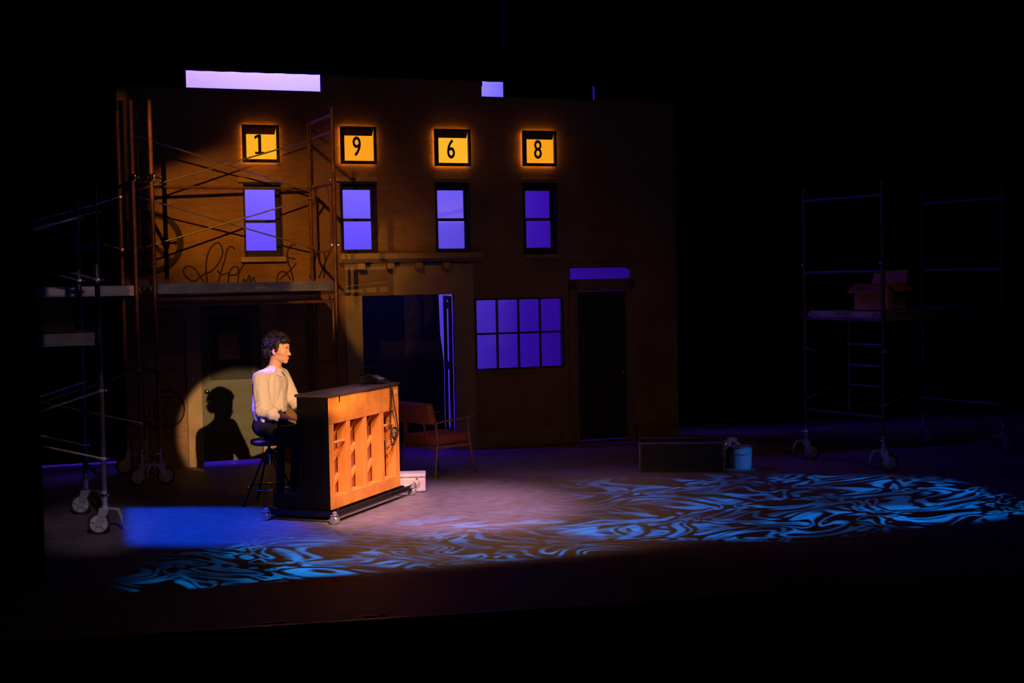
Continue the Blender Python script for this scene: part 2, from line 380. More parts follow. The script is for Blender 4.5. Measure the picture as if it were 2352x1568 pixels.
# materials
M_BRICK = brick_mat(); M_FLOOR = floor_mat()
M_TAN = mat('tan_painted_timber', (.42, .30, .17), .8, vary=.3, vscale=3, bump=.2, bscale=60)
M_DARKTRIM = mat('dark_green_trim', (.022, .026, .022), .6, vary=.4)
M_BLACKFR = mat('black_window_paint', (.012, .012, .013), .6, vary=.3)
M_DOOR = mat('dark_green_door_paint', (.115, .125, .085), .6, vary=.25, vscale=5)
M_DOOR2 = mat('dark_brown_door_paint', (.03, .022, .02), .5, vary=.3)
M_VELOUR = mat('black_velour', (.004, .004, .0042), 1.0, vary=.3, spec=.0)
M_CYC = mat('backdrop_cloth', (.80, .80, .80), .9, vary=.06, vscale=1.2, spec=.0)
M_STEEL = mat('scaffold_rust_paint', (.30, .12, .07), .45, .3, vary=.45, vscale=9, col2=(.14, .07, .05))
M_BRACE = mat('galvanised_steel', (.55, .52, .50), .35, .8, vary=.3, vscale=20)
M_ALU = mat('deck_aluminium', (.42, .40, .42), .45, .6, vary=.35, vscale=7)
M_PLY = mat('deck_plywood', (.16, .11, .07), .8, vary=.3)
M_RUBBER = mat('black_rubber', (.015, .015, .015), .7, vary=.3)
M_WHEEL = mat('grey_wheel_core', (.50, .45, .43), .5, vary=.35, vscale=25)
M_CASTER = mat('caster_zinc', (.50, .50, .55), .35, .6, vary=.25, vscale=20)
M_BRASS = mat('brass', (.85, .62, .28), .2, 1.0, vary=.1)
M_CHROME = mat('chrome', (.85, .85, .88), .12, 1.0, vary=.05)
M_PBLACK = mat('worn_black_lacquer', (.0035, .003, .003), .5, vary=.0, vscale=26, bump=.25, bscale=30, spec=.10, col2=(.007, .0055, .005))
M_PWOOD = wood('orange_spruce', (.84, .335, .045), (.64, .215, .025), .5, (2, 9, 2))
M_PWOODV = wood('orange_spruce_posts', (.86, .35, .05), (.66, .235, .03), .5, (9, 9, 1))
M_BOARD = wood('shaded_soundboard_spruce', (.42, .13, .03), (.30, .08, .015), .5, (9, 9, 1))  # spruce darkened so its colour holds the shade of the recess
M_SKIN = mat('skin', (.88, .47, .27), .5, vary=.10, vscale=30, bump=.05, bscale=120)
M_SHIRT = mat('pale_pink_cotton_shirt', (.76, .66, .66), .85, vary=.06, vscale=20, bump=.2, bscale=250)
M_TROUSER = mat('black_trousers', (.010, .010, .014), .85, vary=.2, bump=.2, bscale=100, spec=.2)
M_HAIR = mat('dark_brown_hair', (.022, .011, .009), .45, vary=.5, vscale=60)
M_SHOE = mat('black_leather', (.012, .011, .011), .35, vary=.2)

# ------------------------------------------------------------------ stage floor, pit, masking
E0 = G(600, 1437); E1 = G(1300, 1392); ed = (E1 - E0).normalized()
eL = E0 - ed * 9; eR = E1 + ed * 10
bm = newbm(); prism(bm, [(eL.x, eL.y, 0), (eR.x, eR.y, 0), (13, 25, 0), (-12, 25, 0)], (0, 0, -.12))
obj('floor', bm, M_FLOOR, kind='structure')
en = Vector((ed.y, -ed.x, 0))
bm = newbm(); beam(bm, eL + en * .02 + Vector((0, 0, -.03)), eR + en * .02 + Vector((0, 0, -.03)), .04, .07, bev=.006)
obj('trim_1', bm, mat('black_stage_edge', (.03, .028, .03), .4, vary=.3), kind='structure')
bm = newbm(); prism(bm, [eL + Vector((0, 0, -.12)), eR + Vector((0, 0, -.12)), eR + Vector((0, 0, -1.4)), eL + Vector((0, 0, -1.4))], -en * .05)
obj('wall_pit', bm, M_VELOUR, kind='structure')
bm = newbm(); prism(bm, [(eL.x, eL.y, -1.4), (eR.x, eR.y, -1.4), (12, 3, -1.4), (-12, 3, -1.4)], (0, 0, -.1))
obj('floor_pit', bm, M_VELOUR, kind='structure')
# strips of light tape on the stage edge
for i, (a, b) in enumerate((((604, 1433), (632, 1431)), ((641, 1430), (655, 1429)), ((836, 1417), (866, 1415)), ((873, 1414), (886, 1413)))):
    p, q = G(*a), G(*b); bm = newbm(); beam(bm, p + Vector((0, 0, .004)) - en * .01, q + Vector((0, 0, .004)) - en * .01, .035, .006)
    lab = ['long strip of pale tape on the stage edge, leftmost', 'short strip of pale tape on the stage edge, second from left', 'long strip of pale tape on the stage edge, third from left', 'short strip of pale tape on the stage edge, rightmost'][i]
    tag(obj('tape_strip', bm, mat('pale_tape', (.75, .6, .5), .6, vary=.3)), lab, 'tape', 'tape strips on the stage edge')

def drape(name, p0, p1, z0, z1, label, amp=.05, wl_=.22, hem=None):
    p0 = Vector(p0); p1 = Vector(p1); d = p1 - p0; L_ = d.length; n = max(4, int(L_ / wl_ * 8)); d.normalize(); nn = Vector((d.y, -d.x, 0))
    bm = newbm(); rows = []
    for k, z in enumerate((0, .33, .66, 1)):
        row = []
        for i in range(n + 1):
            s = L_ * i / n; a = amp * (1.1 - .3 * z) * (math.sin(2 * math.pi * s / wl_ + .5 * math.sin(s * 3)) + .3 * math.sin(s * 11 + z * 2))
            zb = z0 if hem is None else hem[0] + (hem[1] - hem[0]) * i / n
            row.append(bm.verts.new(p0 + d * s + nn * a + Vector((0, 0, zb + (z1 - zb) * z))))
        rows.append(row)
    for a, b in zip(rows, rows[1:]):
        for i in range(n): bm.faces.new((a[i], a[i + 1], b[i + 1], b[i]))
    o = obj(name, bm, M_VELOUR, smooth=True)
    m = o.modifiers.new('t', 'SOLIDIFY'); m.thickness = .006
    return tag(o, label, 'curtain')
pl = G(129, 1330)
drape('masking_curtain', (pl.x - 6.5, pl.y - .3, 0), (pl.x - .06, pl.y, 0), 0, 8.0, 'tall black masking curtain along the left edge of the stage')
drape('masking_curtain', (7.2, 15.5, 0), (11, 15, 0), 0, 8.0, 'tall black masking curtain in the dark at the far right')
# upstage masking hung over the set's roofline (leaves the gaps where the backdrop shows)
MO = -1.55
def mask(px0, px1, pybot, label, MO=-1.55):
    y = pybot if isinstance(pybot, tuple) else (pybot, pybot)
    u0, v0 = W(px0, y[0], MO); u1, v1 = W(px1, y[1], MO)
    return drape('masking_curtain', FW(u0, 0, MO), FW(u1, 0, MO), 0, 9.0, label, amp=.012, wl_=.3, hem=(v0, v1))
mask(420, 736, (161.5, 172), 'black border curtain above the long bright strip over the roofline')
mask(735.5, 1108, (178, 198), 'black border curtain above the middle of the roofline', -1.49)
mask(1095, 1172, (186.5, 189.3), 'narrow black border curtain above the small bright square')
mask(1156.5, 1362, (250, 250), 'black border curtain between the bright square and the thin blue sliver', -1.49)
mask(1367, 2350, (330, 330), 'wide black border curtain right of the thin blue sliver', -1.49)
mask(1345, 1385, (197.5, 200), 'narrowest black border curtain, above the thin blue sliver', -1.61)
u1, _ = W(428, 180, MO)
drape('masking_curtain', FW(W(-400, 1000, -.85)[0], 0, -.85), FW(W(330, 1000, -.85)[0], 0, -.85), .022, 9.0, 'black curtain hanging behind the scaffolds at the left, clear of the floor', amp=.012, wl_=.3)
drape('masking_curtain', FW(W(250, 500, MO)[0], 0, MO - .06), FW(u1, 0, MO - .06), 2.5, 9.0, 'black curtain hanging left of the bright strip above the set', amp=.012, wl_=.3)
u0, _ = W(1610, 800, MO)
drape('masking_curtain', FW(W(1478, 800, MO)[0], 0, MO + .10), FW(u0 + 7, 0, MO + .10), 0, 6.2, 'black curtain added behind the right end of the set to block spill', amp=.02, wl_=.3)  # added to keep backdrop light off the floor and tower at the right
bm = newbm(); prism(bm, [FW(-11, 0, CYC), FW(7.5, 0, CYC), FW(7.5, 8.5, CYC), FW(-11, 8.5, CYC)], -FN * .02)
o = obj('backdrop_cloth', bm, M_CYC); tag(o, 'pale backdrop cloth lit violet behind the set windows', 'backdrop')
bm = newbm(); box(bm, (-9, 3, 9.0), (11, 24, 9.1)); obj('ceiling', bm, M_VELOUR, kind='structure')

# ------------------------------------------------------------------ set wall
FM = Matrix.Translation(FO) @ Matrix.Rotation(YAW, 4, 'Z')      # local: x along wall, y = back, z up
def fobj(name, bm, m, parent, **k):
    o = obj(name, bm, m, parent, **k)
    if parent is None: o.matrix_world = FM
    return o
def fthing(name, label, cat, u, v, off=0, **k): return thing(name, label, cat, FW(u, v, off), YAW, **k)
TH = .04
def holed(bm, u0, u1, v0, v1, holes, y0=0.0, y1=TH):
    us = sorted({u0, u1, *[h[0] for h in holes], *[h[1] for h in holes]}); vv = sorted({v0, v1, *[h[2] for h in holes], *[h[3] for h in holes]})
    us = [u for u in us if u0 <= u <= u1]; vv = [v for v in vv if v0 <= v <= v1]
    inside = lambda a, b: not (u0 < a < u1 and v0 < b < v1) or any(h[0] < a < h[1] and h[2] < b < h[3] for h in holes)
    P = {}
    def V(a, b, c):
        k = (round(a, 5), round(b, 5), round(c, 5))
        if k not in P: P[k] = bm.verts.new((a, c, b))
        return P[k]
    def f(*q): bm.faces.new([V(*p) for p in q])
    for i in range(len(us) - 1):
        for j in range(len(vv) - 1):
            a, b, c, d = us[i], us[i + 1], vv[j], vv[j + 1]; mu, mv = (a + b) / 2, (c + d) / 2
            if inside(mu, mv): continue
            f((a, c, y0), (b, c, y0), (b, d, y0), (a, d, y0)); f((a, c, y1), (a, d, y1), (b, d, y1), (b, c, y1))
            if inside(a - 1e-4, mv): f((a, c, y0), (a, d, y0), (a, d, y1), (a, c, y1))
            if inside(b + 1e-4, mv): f((b, c, y0), (b, c, y1), (b, d, y1), (b, d, y0))
            if inside(mu, c - 1e-4): f((a, c, y0), (a, c, y1), (b, c, y1), (b, c, y0))
            if inside(mu, d + 1e-4): f((a, d, y0), (b, d, y0), (b, d, y1), (a, d, y1))
WIN = [(-3.512, -3.033, 2.582, 3.493), (-2.293, -1.812, 2.618, 3.512), (-1.030, -.560, 2.612, 3.512), (.190, .676, 2.575, 3.517)]
DIG = [(-3.510, -3.060, 3.742, 4.203), (-2.280, -1.820, 3.738, 4.209), (-1.040, -.557, 3.726, 4.204), (.180, .652, 3.738, 4.206)]
D1 = (-4.080, -3.352, 0, 1.99); D2 = (-2.035, -.812, 0, 2.056); D3 = (.950, 1.667, 0, 2.055)
P8 = (-.520, .745, 1.035, 1.985); TRN = (.846, 1.757, 2.214, 2.378)
holes = [tuple(w) for w in WIN] + [D1, D2, D3, P8, TRN] + [(d[0] + .03, d[1] - .03, d[2] + .03, d[3] - .03) for d in DIG]
bm = newbm()
holed(bm, -4.98, -2.50, 0, 4.648, holes); holed(bm, -2.50, -.360, 0, 4.848, holes); holed(bm, -.360, 2.47, 0, 4.650, holes)
wall = fobj('wall_back', bm, M_BRICK, None, kind='structure')

# painted lettering and emblem on the left building
M_PAINT = mat('dark_brown_spray_paint', (.035, .015, .008), .8, vary=.3)
def stroke(bm, pts, r=.011, n=6):
    P = []
    for i in range(len(pts) - 1):       # Catmull-Rom through the points
        p0 = pts[max(i - 1, 0)]; p1 = pts[i]; p2 = pts[i + 1]; p3 = pts[min(i + 2, len(pts) - 1)]
        for k in range(n):
            t = k / n
            P.append(tuple(.5 * (2 * p1[j] + (p2[j] - p0[j]) * t + (2 * p0[j] - 5 * p1[j] + 4 * p2[j] - p3[j]) * t * t + (-p0[j] + 3 * p1[j] - 3 * p2[j] + p3[j]) * t ** 3) for j in (0, 1)))
    P.append(pts[-1])
    tube(bm, [(a, 0, b) for a, b in P], r, 6, flat=Vector((0, 1, 0)))
def z4(pts): return [W(400 + x / 5.88, 530 + y / 5.88) for x, y in pts]
bm = newbm()
for s in ([(400, 690), (300, 540), (220, 480), (150, 490), (125, 550), (170, 630), (270, 680), (380, 600), (520, 530), (620, 400), (655, 270), (610, 170), (540, 180), (460, 300), (430, 480), (450, 700)],
          [(820, 250), (770, 210), (720, 250), (680, 400), (620, 600), (590, 710)], [(580, 530), (640, 590), (710, 575), (740, 560)],
          [(720, 600), (790, 600), (850, 580), (870, 510), (830, 480), (780, 500), (740, 600), (730, 710)],
          [(950, 440), (900, 520), (870, 600), (860, 700)], [(930, 700), (940, 650), (975, 690), (1015, 600), (1030, 690), (1070, 630), (1090, 700)],
          [(1640, 190), (1580, 200), (1530, 290), (1540, 420), (1580, 540), (1610, 680)], [(1390, 690), (1400, 590), (1460, 550), (1520, 580), (1570, 660)],
          [(1420, 660), (1560, 540), (1650, 440)], [(1500, 340), (1560, 365), (1640, 380)],
          [(1950, 255), (1900, 400), (1890, 500), (1910, 640)], [(2000, 260), (2040, 370), (2020, 640)], [(2110, 265), (2050, 400), (2000, 530), (1950, 640)], [(1830, 640), (1850, 590), (1900, 575)]):
    stroke(bm, z4(s))
obj('painted_lettering', bm, M_PAINT, wall)
bm = newbm(); cu, cv, R_ = -4.63, 2.765, .345
tube(bm, [(cu + R_ * math.cos(a * math.pi / 24), 0, cv + R_ * math.sin(a * math.pi / 24)) for a in range(48)], .042, 6, closed=True, flat=Vector((0, 1, 0)))
for ang in (90, 270, 225, 315): tube(bm, [(cu, 0, cv), (cu + R_ * math.cos(rad(ang)), 0, cv + R_ * math.sin(rad(ang)))], .034, 6, flat=Vector((0, 1, 0)))
obj('painted_emblem', bm, M_PAINT, wall)
bm = newbm(); c0 = W(385, 942)
tube(bm, [(c0[0] + (.13 + .004 * a) * math.cos(a * .35), 0, c0[1] + (.15 + .004 * a) * math.sin(a * .35)) for a in range(3, 24)], .013, 6, flat=Vector((0, 1, 0)))
tube(bm, [(c0[0] + .05 * math.cos(a * .4 + 1), 0, c0[1] - .02 + .07 * math.sin(a * .4 + 1)) for a in range(12)], .010, 6, flat=Vector((0, 1, 0)))
obj('painted_swirl', bm, M_PAINT, wall)

# lintels, sills, cornice, storefront surround, base boards (structure)
tn = [0]
def trim(boxes, m=M_TAN, bev=.006, extra=None, name=None):
    tn[0] += 1; bm = newbm()
    for b in boxes: box(bm, (b[0], -b[4], b[2]), (b[1], b[5] if len(b) > 5 else 0, b[3]), bev)
    if extra: extra(bm)
    return fobj(name or 'trim_%d' % (tn[0] + 1), bm, m, None, kind='structure')
trim([(-3.575, -3.02, 3.500, 3.562, .03)]); trim([(-2.335, -1.80, 3.518, 3.575, .03)])
trim([(-1.055, -.545, 3.518, 3.575, .03)]); trim([(.165, .690, 3.524, 3.58, .03)])
trim([(-3.56, -3.00, 2.512, 2.576, .045)]); trim([(.18, .70, 2.505, 2.565, .04)])
# storefront surround with its cornice and blocks
trim([(-2.255, -2.04, 0, 2.47, .03), (-.805, -.535, 0, 2.47, .03), (-2.04, -.805, 2.06, 2.47, .028)], bev=.004)
def corn(bm):
    for u in (-2.06, -1.68, -1.30, -.93): box(bm, (u - .045, -.15, 2.40), (u + .045, -.02, 2.475), .008)
    prism(bm, [(-2.33, -.19, 2.60), (-2.33, -.01, 2.60), (-2.33, -.01, 2.485), (-2.33, -.11, 2.485), (-2.33, -.19, 2.53)], (1.885, 0, 0))
trim([], extra=corn)
# right door surround and base boards
M_TAN2 = mat('dull_brown_timber', (.26, .18, .11), .8, vary=.3, vscale=3)
trim([(.82, .948, 0, 2.20, .028), (1.669, 1.80, 0, 2.20, .028), (.82, 1.80, 2.065, 2.208, .028), (.80, 1.82, 2.384, 2.43, .03)], M_TAN2, .004)
trim([(-.535, .82, 0, .215, .03)], mat('olive_base_board', (.30, .24, .13), .8, vary=.25), .004, name='baseboard_back')
trim([(-4.97, -4.265, 0, .17, .03)], M_TAN2, .004, name='baseboard_left')
trim([(1.82, 2.45, 0, .16, .03)], M_TAN2, .004, name='baseboard_right')
# left door surround
trim([(-4.262, -4.082, 0, 2.10, .03), (-3.35, -3.17, 0, 2.10, .03), (-4.082, -3.35, 1.995, 2.10, .03)], bev=.004)

# sash windows
wn = [0]
def sash(w, pane_u0, pane_u1, div, top, bot):
    wn[0] += 1
    t = fthing('window_%d' % wn[0], None, None, w[0], w[2], kind='structure'); W_, H_ = w[1] - w[0], w[3] - w[2]
    a, b = pane_u0 - w[0], pane_u1 - w[0]; c, d, e = bot - w[2], div - w[2], top - w[2]
    bm = newbm(); holed(bm, 0, W_, 0, H_, [(.022, W_ - .022, .02, H_ - .02)], -.012, .09)
    obj('frame', bm, M_BLACKFR, t)
    for nm, lo, hi, y in (('lower_sash', c, d, .045), ('upper_sash', d, e, .065)):
        bm = newbm(); y1 = y + .018
        holed(bm, .022, W_ - .022, (.02 if lo == c else d - .018), (d + .018 if lo == c else H_ - .02), [(a, b, (lo if lo == c else d + .018), (d - .018 if lo == c else e))], y, y1)
        s = obj(nm, bm, M_BLACKFR, t)
        bm = newbm(); box(bm, (a - .005, y + .007, lo), (b + .005, y + .010, hi)); obj('pane', bm, GLASS, s)
    return t
def glass():
    m = bpy.data.materials.new('window_glass'); m.use_nodes = True; nt = m.node_tree; N = nt.nodes; L = nt.links; N.remove(N['Principled BSDF'])
    tr = N.new('ShaderNodeBsdfTransparent'); tr.inputs[0].default_value = (.94, .94, .97, 1); gl = N.new('ShaderNodeBsdfGlossy'); gl.inputs['Roughness'].default_value = .08
    mx = N.new('ShaderNodeMixShader'); mx.inputs[0].default_value = .03
    L.new(tr.outputs[0], mx.inputs[1]); L.new(gl.outputs[0], mx.inputs[2]); L.new(mx.outputs[0], N['Material Output'].inputs[0]); return m
GLASS = glass()
for w, x0, x1 in zip(WIN, (563.5, 788.5, 1005.5, 1207.5), (633, 852, 1066, 1263.5)):
    pm = .055
    sash(w, W(x0, 500, -pm)[0], W(x1, 500, -pm)[0], 3.02 if w is WIN[0] else 3.035, 3.42, 2.656)
# eight-light window
wn[0] += 1
t = fthing('window_%d' % wn[0], None, None, P8[0], P8[2], kind='structure')
bm = newbm(); Wd, Hg = P8[1] - P8[0], P8[3] - P8[2]; holed(bm, 0, Wd, 0, Hg, [(.025, Wd - .025, .02, Hg - .02)], -.012, .06); obj('frame', bm, M_BLACKFR, t)
bars = [W(x, 760, -.03)[0] - P8[0] for x in (1142, 1191, 1240.5)]
for c in bars:
    bm = newbm(); box(bm, (c - .015, .02, .02), (c + .015, .04, Hg - .02), .003); obj('muntin', bm, M_BLACKFR, t)
hb = W(1190, 764, -.03)[1] - P8[2]
bm = newbm(); box(bm, (.025, .018, hb - .013), (Wd - .025, .042, hb + .013), .003); obj('muntin', bm, M_BLACKFR, t)
cols = [.03] + bars + [Wd - .03]
for i in range(4):
    for lo, hi in ((.022, hb), (hb, Hg - .022)):
        bm = newbm(); box(bm, (cols[i] + .005, .029, lo + .005), (cols[i + 1] - .005, .032, hi - .005)); obj('pane', bm, GLASS, t)
# transom over the right door
wn[0] += 1
t = fthing('window_%d' % wn[0], None, None, TRN[0], TRN[2], kind='structure')
a, b = TRN[1] - TRN[0], TRN[3] - TRN[2]
bm = newbm(); holed(bm, 0, a, 0, b, [(.008, a - .008, .006, b - .006)], -.005, .05); prism(bm, [(a - .008, 0, b - .006), (a - .07, 0, b - .006), (a - .008, 0, b - .035)], (0, .045, 0)); obj('frame', bm, M_TAN2, t)
bm = newbm(); box(bm, (.004, .02, .003), (a - .004, .023, b - .003)); obj('pane', bm, GLASS, t)

# doors
def panel_door(idx, D, m, knob_left, gap, low, mid, notice=False):
    w = D[1] - D[0]; h = D[3]
    t = fthing('door_%d' % idx, None, None, D[0], 0, kind='structure')
    bm = newbm(); holes_ = [(.11, w - .11, .30, .72), (.11, w - .11, 1.06, h - .14)]
    holed(bm, .004, w - .004, gap, h - .005, holes_, .0, .038)
    leaf = obj('door_leaf', bm, m, t)
    for q in holes_:
        bm = newbm(); box(bm, (q[0] - .004, .012, q[2] - .004), (q[1] + .004, .03, q[3] + .004), .01)
        box(bm, (q[0] + .03, .006, q[2] + .03), (q[1] - .03, .02, q[3] - .03), .005) if q[2] < 1 else None
        obj('door_panel', bm, m if q[2] < 1 else M_BLACKFR, t)
    x = .055 if knob_left else w - .06
    bm = newbm(); lathe(bm, [(.026, 0), (.026, -.006), (.010, -.010), (.010, -.03), (.022, -.038), (.027, -.052), (.020, -.066), (.004, -.070)], (x, 0, .93), 16, 'y')
    obj('door_knob', bm, M_BRASS, t, smooth=True)
    bm = newbm(); box(bm, (.0, .0, .855), (w, -.006, .87), 0); obj('door_rail', bm, m, t)
    if notice:
        u0, v0 = W(503, 826); u1, v1 = W(549, 762)
        bm = newbm(); box(bm, (u0 - D[0], .004, v0), (u1 - D[0], .008, v1)); obj('notice', bm, mat('brown_paper', (.42, .22, .12), .8, vary=.3), t, label='brown paper notice on the dark door glass')
    return t
panel_door(1, D1, M_DOOR, True, .052, .3, .7, True)
panel_door(3, D3, M_DOOR2, False, .02, .3, .7)
# open shop door, swung back, seen on edge
hg = FW(-.835, 0, -.06); far = atY(1021, 700, hg.y + .80); far.z = 0
dv = far - hg; t = thing('door_2', None, None, hg, math.atan2(dv.y, dv.x), kind='structure'); L_ = Vector((dv.x, dv.y)).length
for nm, lo, hi in (('hinge_stile', 0, .09), ('lock_stile', L_ - .09, L_)):
    bm = newbm(); box(bm, (lo, -.02, .01), (hi, .02, 2.03), .003); obj(nm, bm, M_BLACKFR, t)
for zz, hh in ((.01, .22), (1.05, .09), (1.86, .09), (1.98, .05)):
    bm = newbm(); box(bm, (.09, -.018, zz), (L_ - .09, .018, zz + hh), .002); obj('rail', bm, M_BLACKFR, t)
bm = newbm(); box(bm, (.085, -.003, .2), (L_ - .085, .003, 1.99)); obj('pane', bm, GLASS, t)
# black flat behind the doorway
f1 = W(1008.5, 800, -1.0)[0]; f3 = W(1021, 900, -1.0)[0]; bm = newbm(); prism(bm, [FW(-3.1, 0, -1.0), FW(f3, 0, -1.0), FW(f3, 1.10, -1.0), FW(f1 + .02, 1.5, -1.0), FW(f1, 2.5, -1.0), FW(-3.1, 2.5, -1.0)], -FN * .03)
tag(obj('masking_flat', bm, mat('navy_black_flat', (.03, .03, .055), .9, vary=.3, spec=.1)), 'dark navy masking flat seen through the shop doorway', 'flat')
f2 = W(1462, 800, -1.0)[0]
bm = newbm(); prism(bm, [FW(W(1318, 900, -1.)[0], 0, -1.0), FW(f2 + 7, 0, -1.0), FW(f2 + 7, 2.0, -1.0), FW(W(1318, 900, -1.)[0], 2.0, -1.0)], -FN * .03)  # stretched far past the door to stop backdrop light leaking round
tag(obj('masking_flat', bm, M_VELOUR), 'black masking flat behind the right-hand door, extended to block spill', 'flat')
area('doorway_blue_fill', FW(-1.45, 2.42, -.25), FW(-1.5, 1.9, -1.0), 1.0, .08, (.10, .05, 1.0), 2.2)  # added lamp that tints the front of the doorway flat blue

# numbered light boxes
M_GLOWS = [emis('amber_light_panel_%d' % i, c, s, v) for i, (c, s, v) in enumerate((((1.0, .42, .015), 1.15, .25), ((1.0, .35, .012), 1.05, .15), ((1.0, .44, .02), 1.15, .2), ((1.0, .36, .012), 1.02, .15)))]
M_LED = emis('amber_led_strip', (1.0, .32, .02), 13.0, 0)
M_TOP_STRIP = mat('brown_top_strip', (.40, .16, .06), .7, vary=.2)
for i, (d, ch, lab) in enumerate(zip(DIG, '1968', ('leftmost', 'second from left', 'third from left', 'rightmost'))):
    w, h = d[1] - d[0], d[3] - d[2]
    t = fthing('number_light_box', 'square black-framed amber light box reading %s, %s of four' % (ch, lab), 'sign', d[0], d[2], group='numbered light boxes across the set wall')
    bm = newbm(); holed(bm, 0, w, 0, h, [(.042, w - .032, .038, h - .028)], -.10, -.035); obj('frame', bm, M_BLACKFR, t)
    bm = newbm(); box(bm, (.04, -.055, .036), (w - .03, -.050, h - .026)); obj('glow_panel', bm, M_GLOWS[i], t)
    bm = newbm(); prism(bm, [(.042, -.085, h - .028), (w - .034, -.085, h - .028), (w - .055, -.085, h - .115), (.042, -.085, h - .115)], (0, .012, 0)); obj('top_strip', bm, M_TOP_STRIP, t)  # brown strip across the top of the glow panel
    bm = newbm()
    for (a, b) in (((.02, .02), (w - .02, .02)), ((w - .02, .02), (w - .02, h - .02)), ((w - .02, h - .02), (.02, h - .02)), ((.02, h - .02), (.02, .02))):
        beam(bm, (a[0], -.020, a[1]), (b[0], -.020, b[1]), .012, .012, up=(0, 1, 0))
    obj('light_strip', bm, M_LED, t)
    cu = bpy.data.curves.new('d', 'FONT'); cu.body = ch; cu.size = .33; cu.extrude = .003; cu.align_x = 'CENTER'; cu.offset = .003
    tmp = bpy.data.objects.new('d', cu); COL.objects.link(tmp); dg = bpy.context.evaluated_depsgraph_get(); dg.update()
    me = bpy.data.meshes.new_from_object(tmp.evaluated_get(dg)); bpy.data.objects.remove(tmp)
    me.transform(Matrix.Translation((w / 2 - .02, -.062, .105)) @ Matrix.Diagonal((.72, 1, 1.05, 1)) @ Matrix.Rotation(rad(90), 4, 'X'))
    me.materials.clear(); me.materials.append(M_BLACKFR)
    if ch != '1': n = bpy.data.objects.new('numeral', me); COL.objects.link(n); n.parent = t
    if ch == '1':
        bm = newbm(); cx = w / 2 - .012; box(bm, (cx - .018, -.066, .103), (cx + .018, -.058, .345)); box(bm, (cx - .060, -.067, .103), (cx + .056, -.0585, .132)); prism(bm, [(cx - .062, -.0665, .285), (cx - .018, -.0665, .31), (cx - .018, -.0665, .345), (cx - .062, -.0665, .325)], (0, .008, 0)); obj('numeral', bm, M_BLACKFR, t)

# ------------------------------------------------------------------ scaffolds
def caster(par, x, y, ang, R=.10, brake=1):
    """swivel caster under a pole; wheel axle along local y after turning by ang"""
    M = Matrix.Translation((x, y, 0)) @ Matrix.Rotation(ang, 4, 'Z')
    bm = newbm(); o = -.055
    for s in (-1, 1):
        prism(bm, [(.045, s * .034, .235), (-.045, s * .034, .235), (o - .03, s * .034, R - .02), (o + .02, s * .034, R - .03)], (0, s * .006, 0))
    box(bm, (-.05, -.042, .228), (.05, .042, .240), .003); lathe(bm, [(.035, .240), (.035, .256), (.024, .258), (.024, .40)], (0, 0, 0), 14)
    c = obj('caster', bm, M_CASTER, par, M=M)
    bm = newbm(); lathe(bm, [(.02, -.030), (R - .022, -.022), (R - .02, -.024), (R - .004, -.022), (R, -.014), (R, .014), (R - .004, .022), (R - .02, .024), (R - .022, .022), (.02, .030)], (o, 0, R), 28, 'y')
    w = obj('tyre', bm, M_RUBBER, c, smooth=False); smooth_by_angle(w)
    bm = newbm()
    for s in (-1, 1):
        lathe(bm, [(R - .022, s * .021), (R - .022, s * .025), (.028, s * .030), (.028, s * .036), (.010, s * .040), (.002, s * .041)], (o, 0, R), 28, 'y')
    w = obj('wheel_core', bm, M_WHEEL, c); smooth_by_angle(w)
    bm = newbm()
    for k in range(5):
        a = k * 2 * math.pi / 5 + .4
        for s in (-1, 1): beam(bm, (o + .03 * math.cos(a), s * .031, R + .03 * math.sin(a)), (o + (R - .026) * math.cos(a), s * .027, R + (R - .026) * math.sin(a)), .004, .008, up=(0, 1, 0))
    obj('wheel_spokes', bm, M_RUBBER, c, kind='stuff')
    bm = newbm(); prism(bm, [(.04, -.02, .232), (.11, -.02, .215), (.135, -.02, .15), (.150, -.02, .10), (.160, -.02, .10), (.155, -.02, .17), (.125, -.02, .235), (.05, -.02, .245)], (0, .04, 0))
    obj('brake_lever', bm, M_CASTER, c)
    bm = newbm(); lathe(bm, [(.036, .345), (.040, .35), (.040, .362), (.036, .367)], (0, 0, 0), 14); bar(bm, (.03, -.05, .356), (.03, .05, .356), .007, 6); obj('locking_collar', bm, M_CHROME, c)
    return c
def end_frame(par, x, w, z0, z1, side, m=M_STEEL, pins=(), hoop=True):
    r = .024
    for y in (0, w):
        bm = newbm(); bar(bm, (x, y, z0), (x, y, z1), r, 12); p = obj('pole', bm, m, par, smooth=False); smooth_by_angle(p)
        for z in pins:
            bm = newbm(); bar(bm, (x - .035, y + .0, z), (x + .035, y, z), .007, 6); ball(bm, (x + .04, y, z), .014, seg=8); ball(bm, (x - .04, y, z), .014, seg=8); obj('brace_pin', bm, M_CHROME, p)
    return r
def cross_bars(par, x, w, zs, m=M_STEEL, hoop=None):
    for z in zs:
        bm = newbm(); bar(bm, (x, 0, z), (x, w, z), .021, 10); obj('cross_bar', bm, m, par)
    if hoop:
        zt, zb, y0, y1 = hoop; rc = .09; pts = [(x, y0, zt), (x, y0, zb + rc)]
        for k in range(1, 6): a = k * math.pi / 12; pts.append((x, y0 + rc * (1 - math.cos(a)), zb + rc * (1 - math.sin(a))))
        pts += [(x, y0 + rc, zb), (x, y1 - rc, zb)]
        for k in range(1, 6): a = k * math.pi / 12; pts.append((x, y1 - rc * (1 - math.sin(a)), zb + rc * (1 - math.cos(a))))
        pts += [(x, y1, zb + rc), (x, y1, zt)]
        bm = newbm(); tube(bm, pts, .016, 8); obj('inner_hoop', bm, m, par)
        for s, ya in ((1, y0), (-1, y1)):
            bm = newbm(); tube(bm, [(x, ya, zt - .22), (x, ya + s * .17, zt - .01)], .012, 8); obj('knee_brace', bm, m, par)
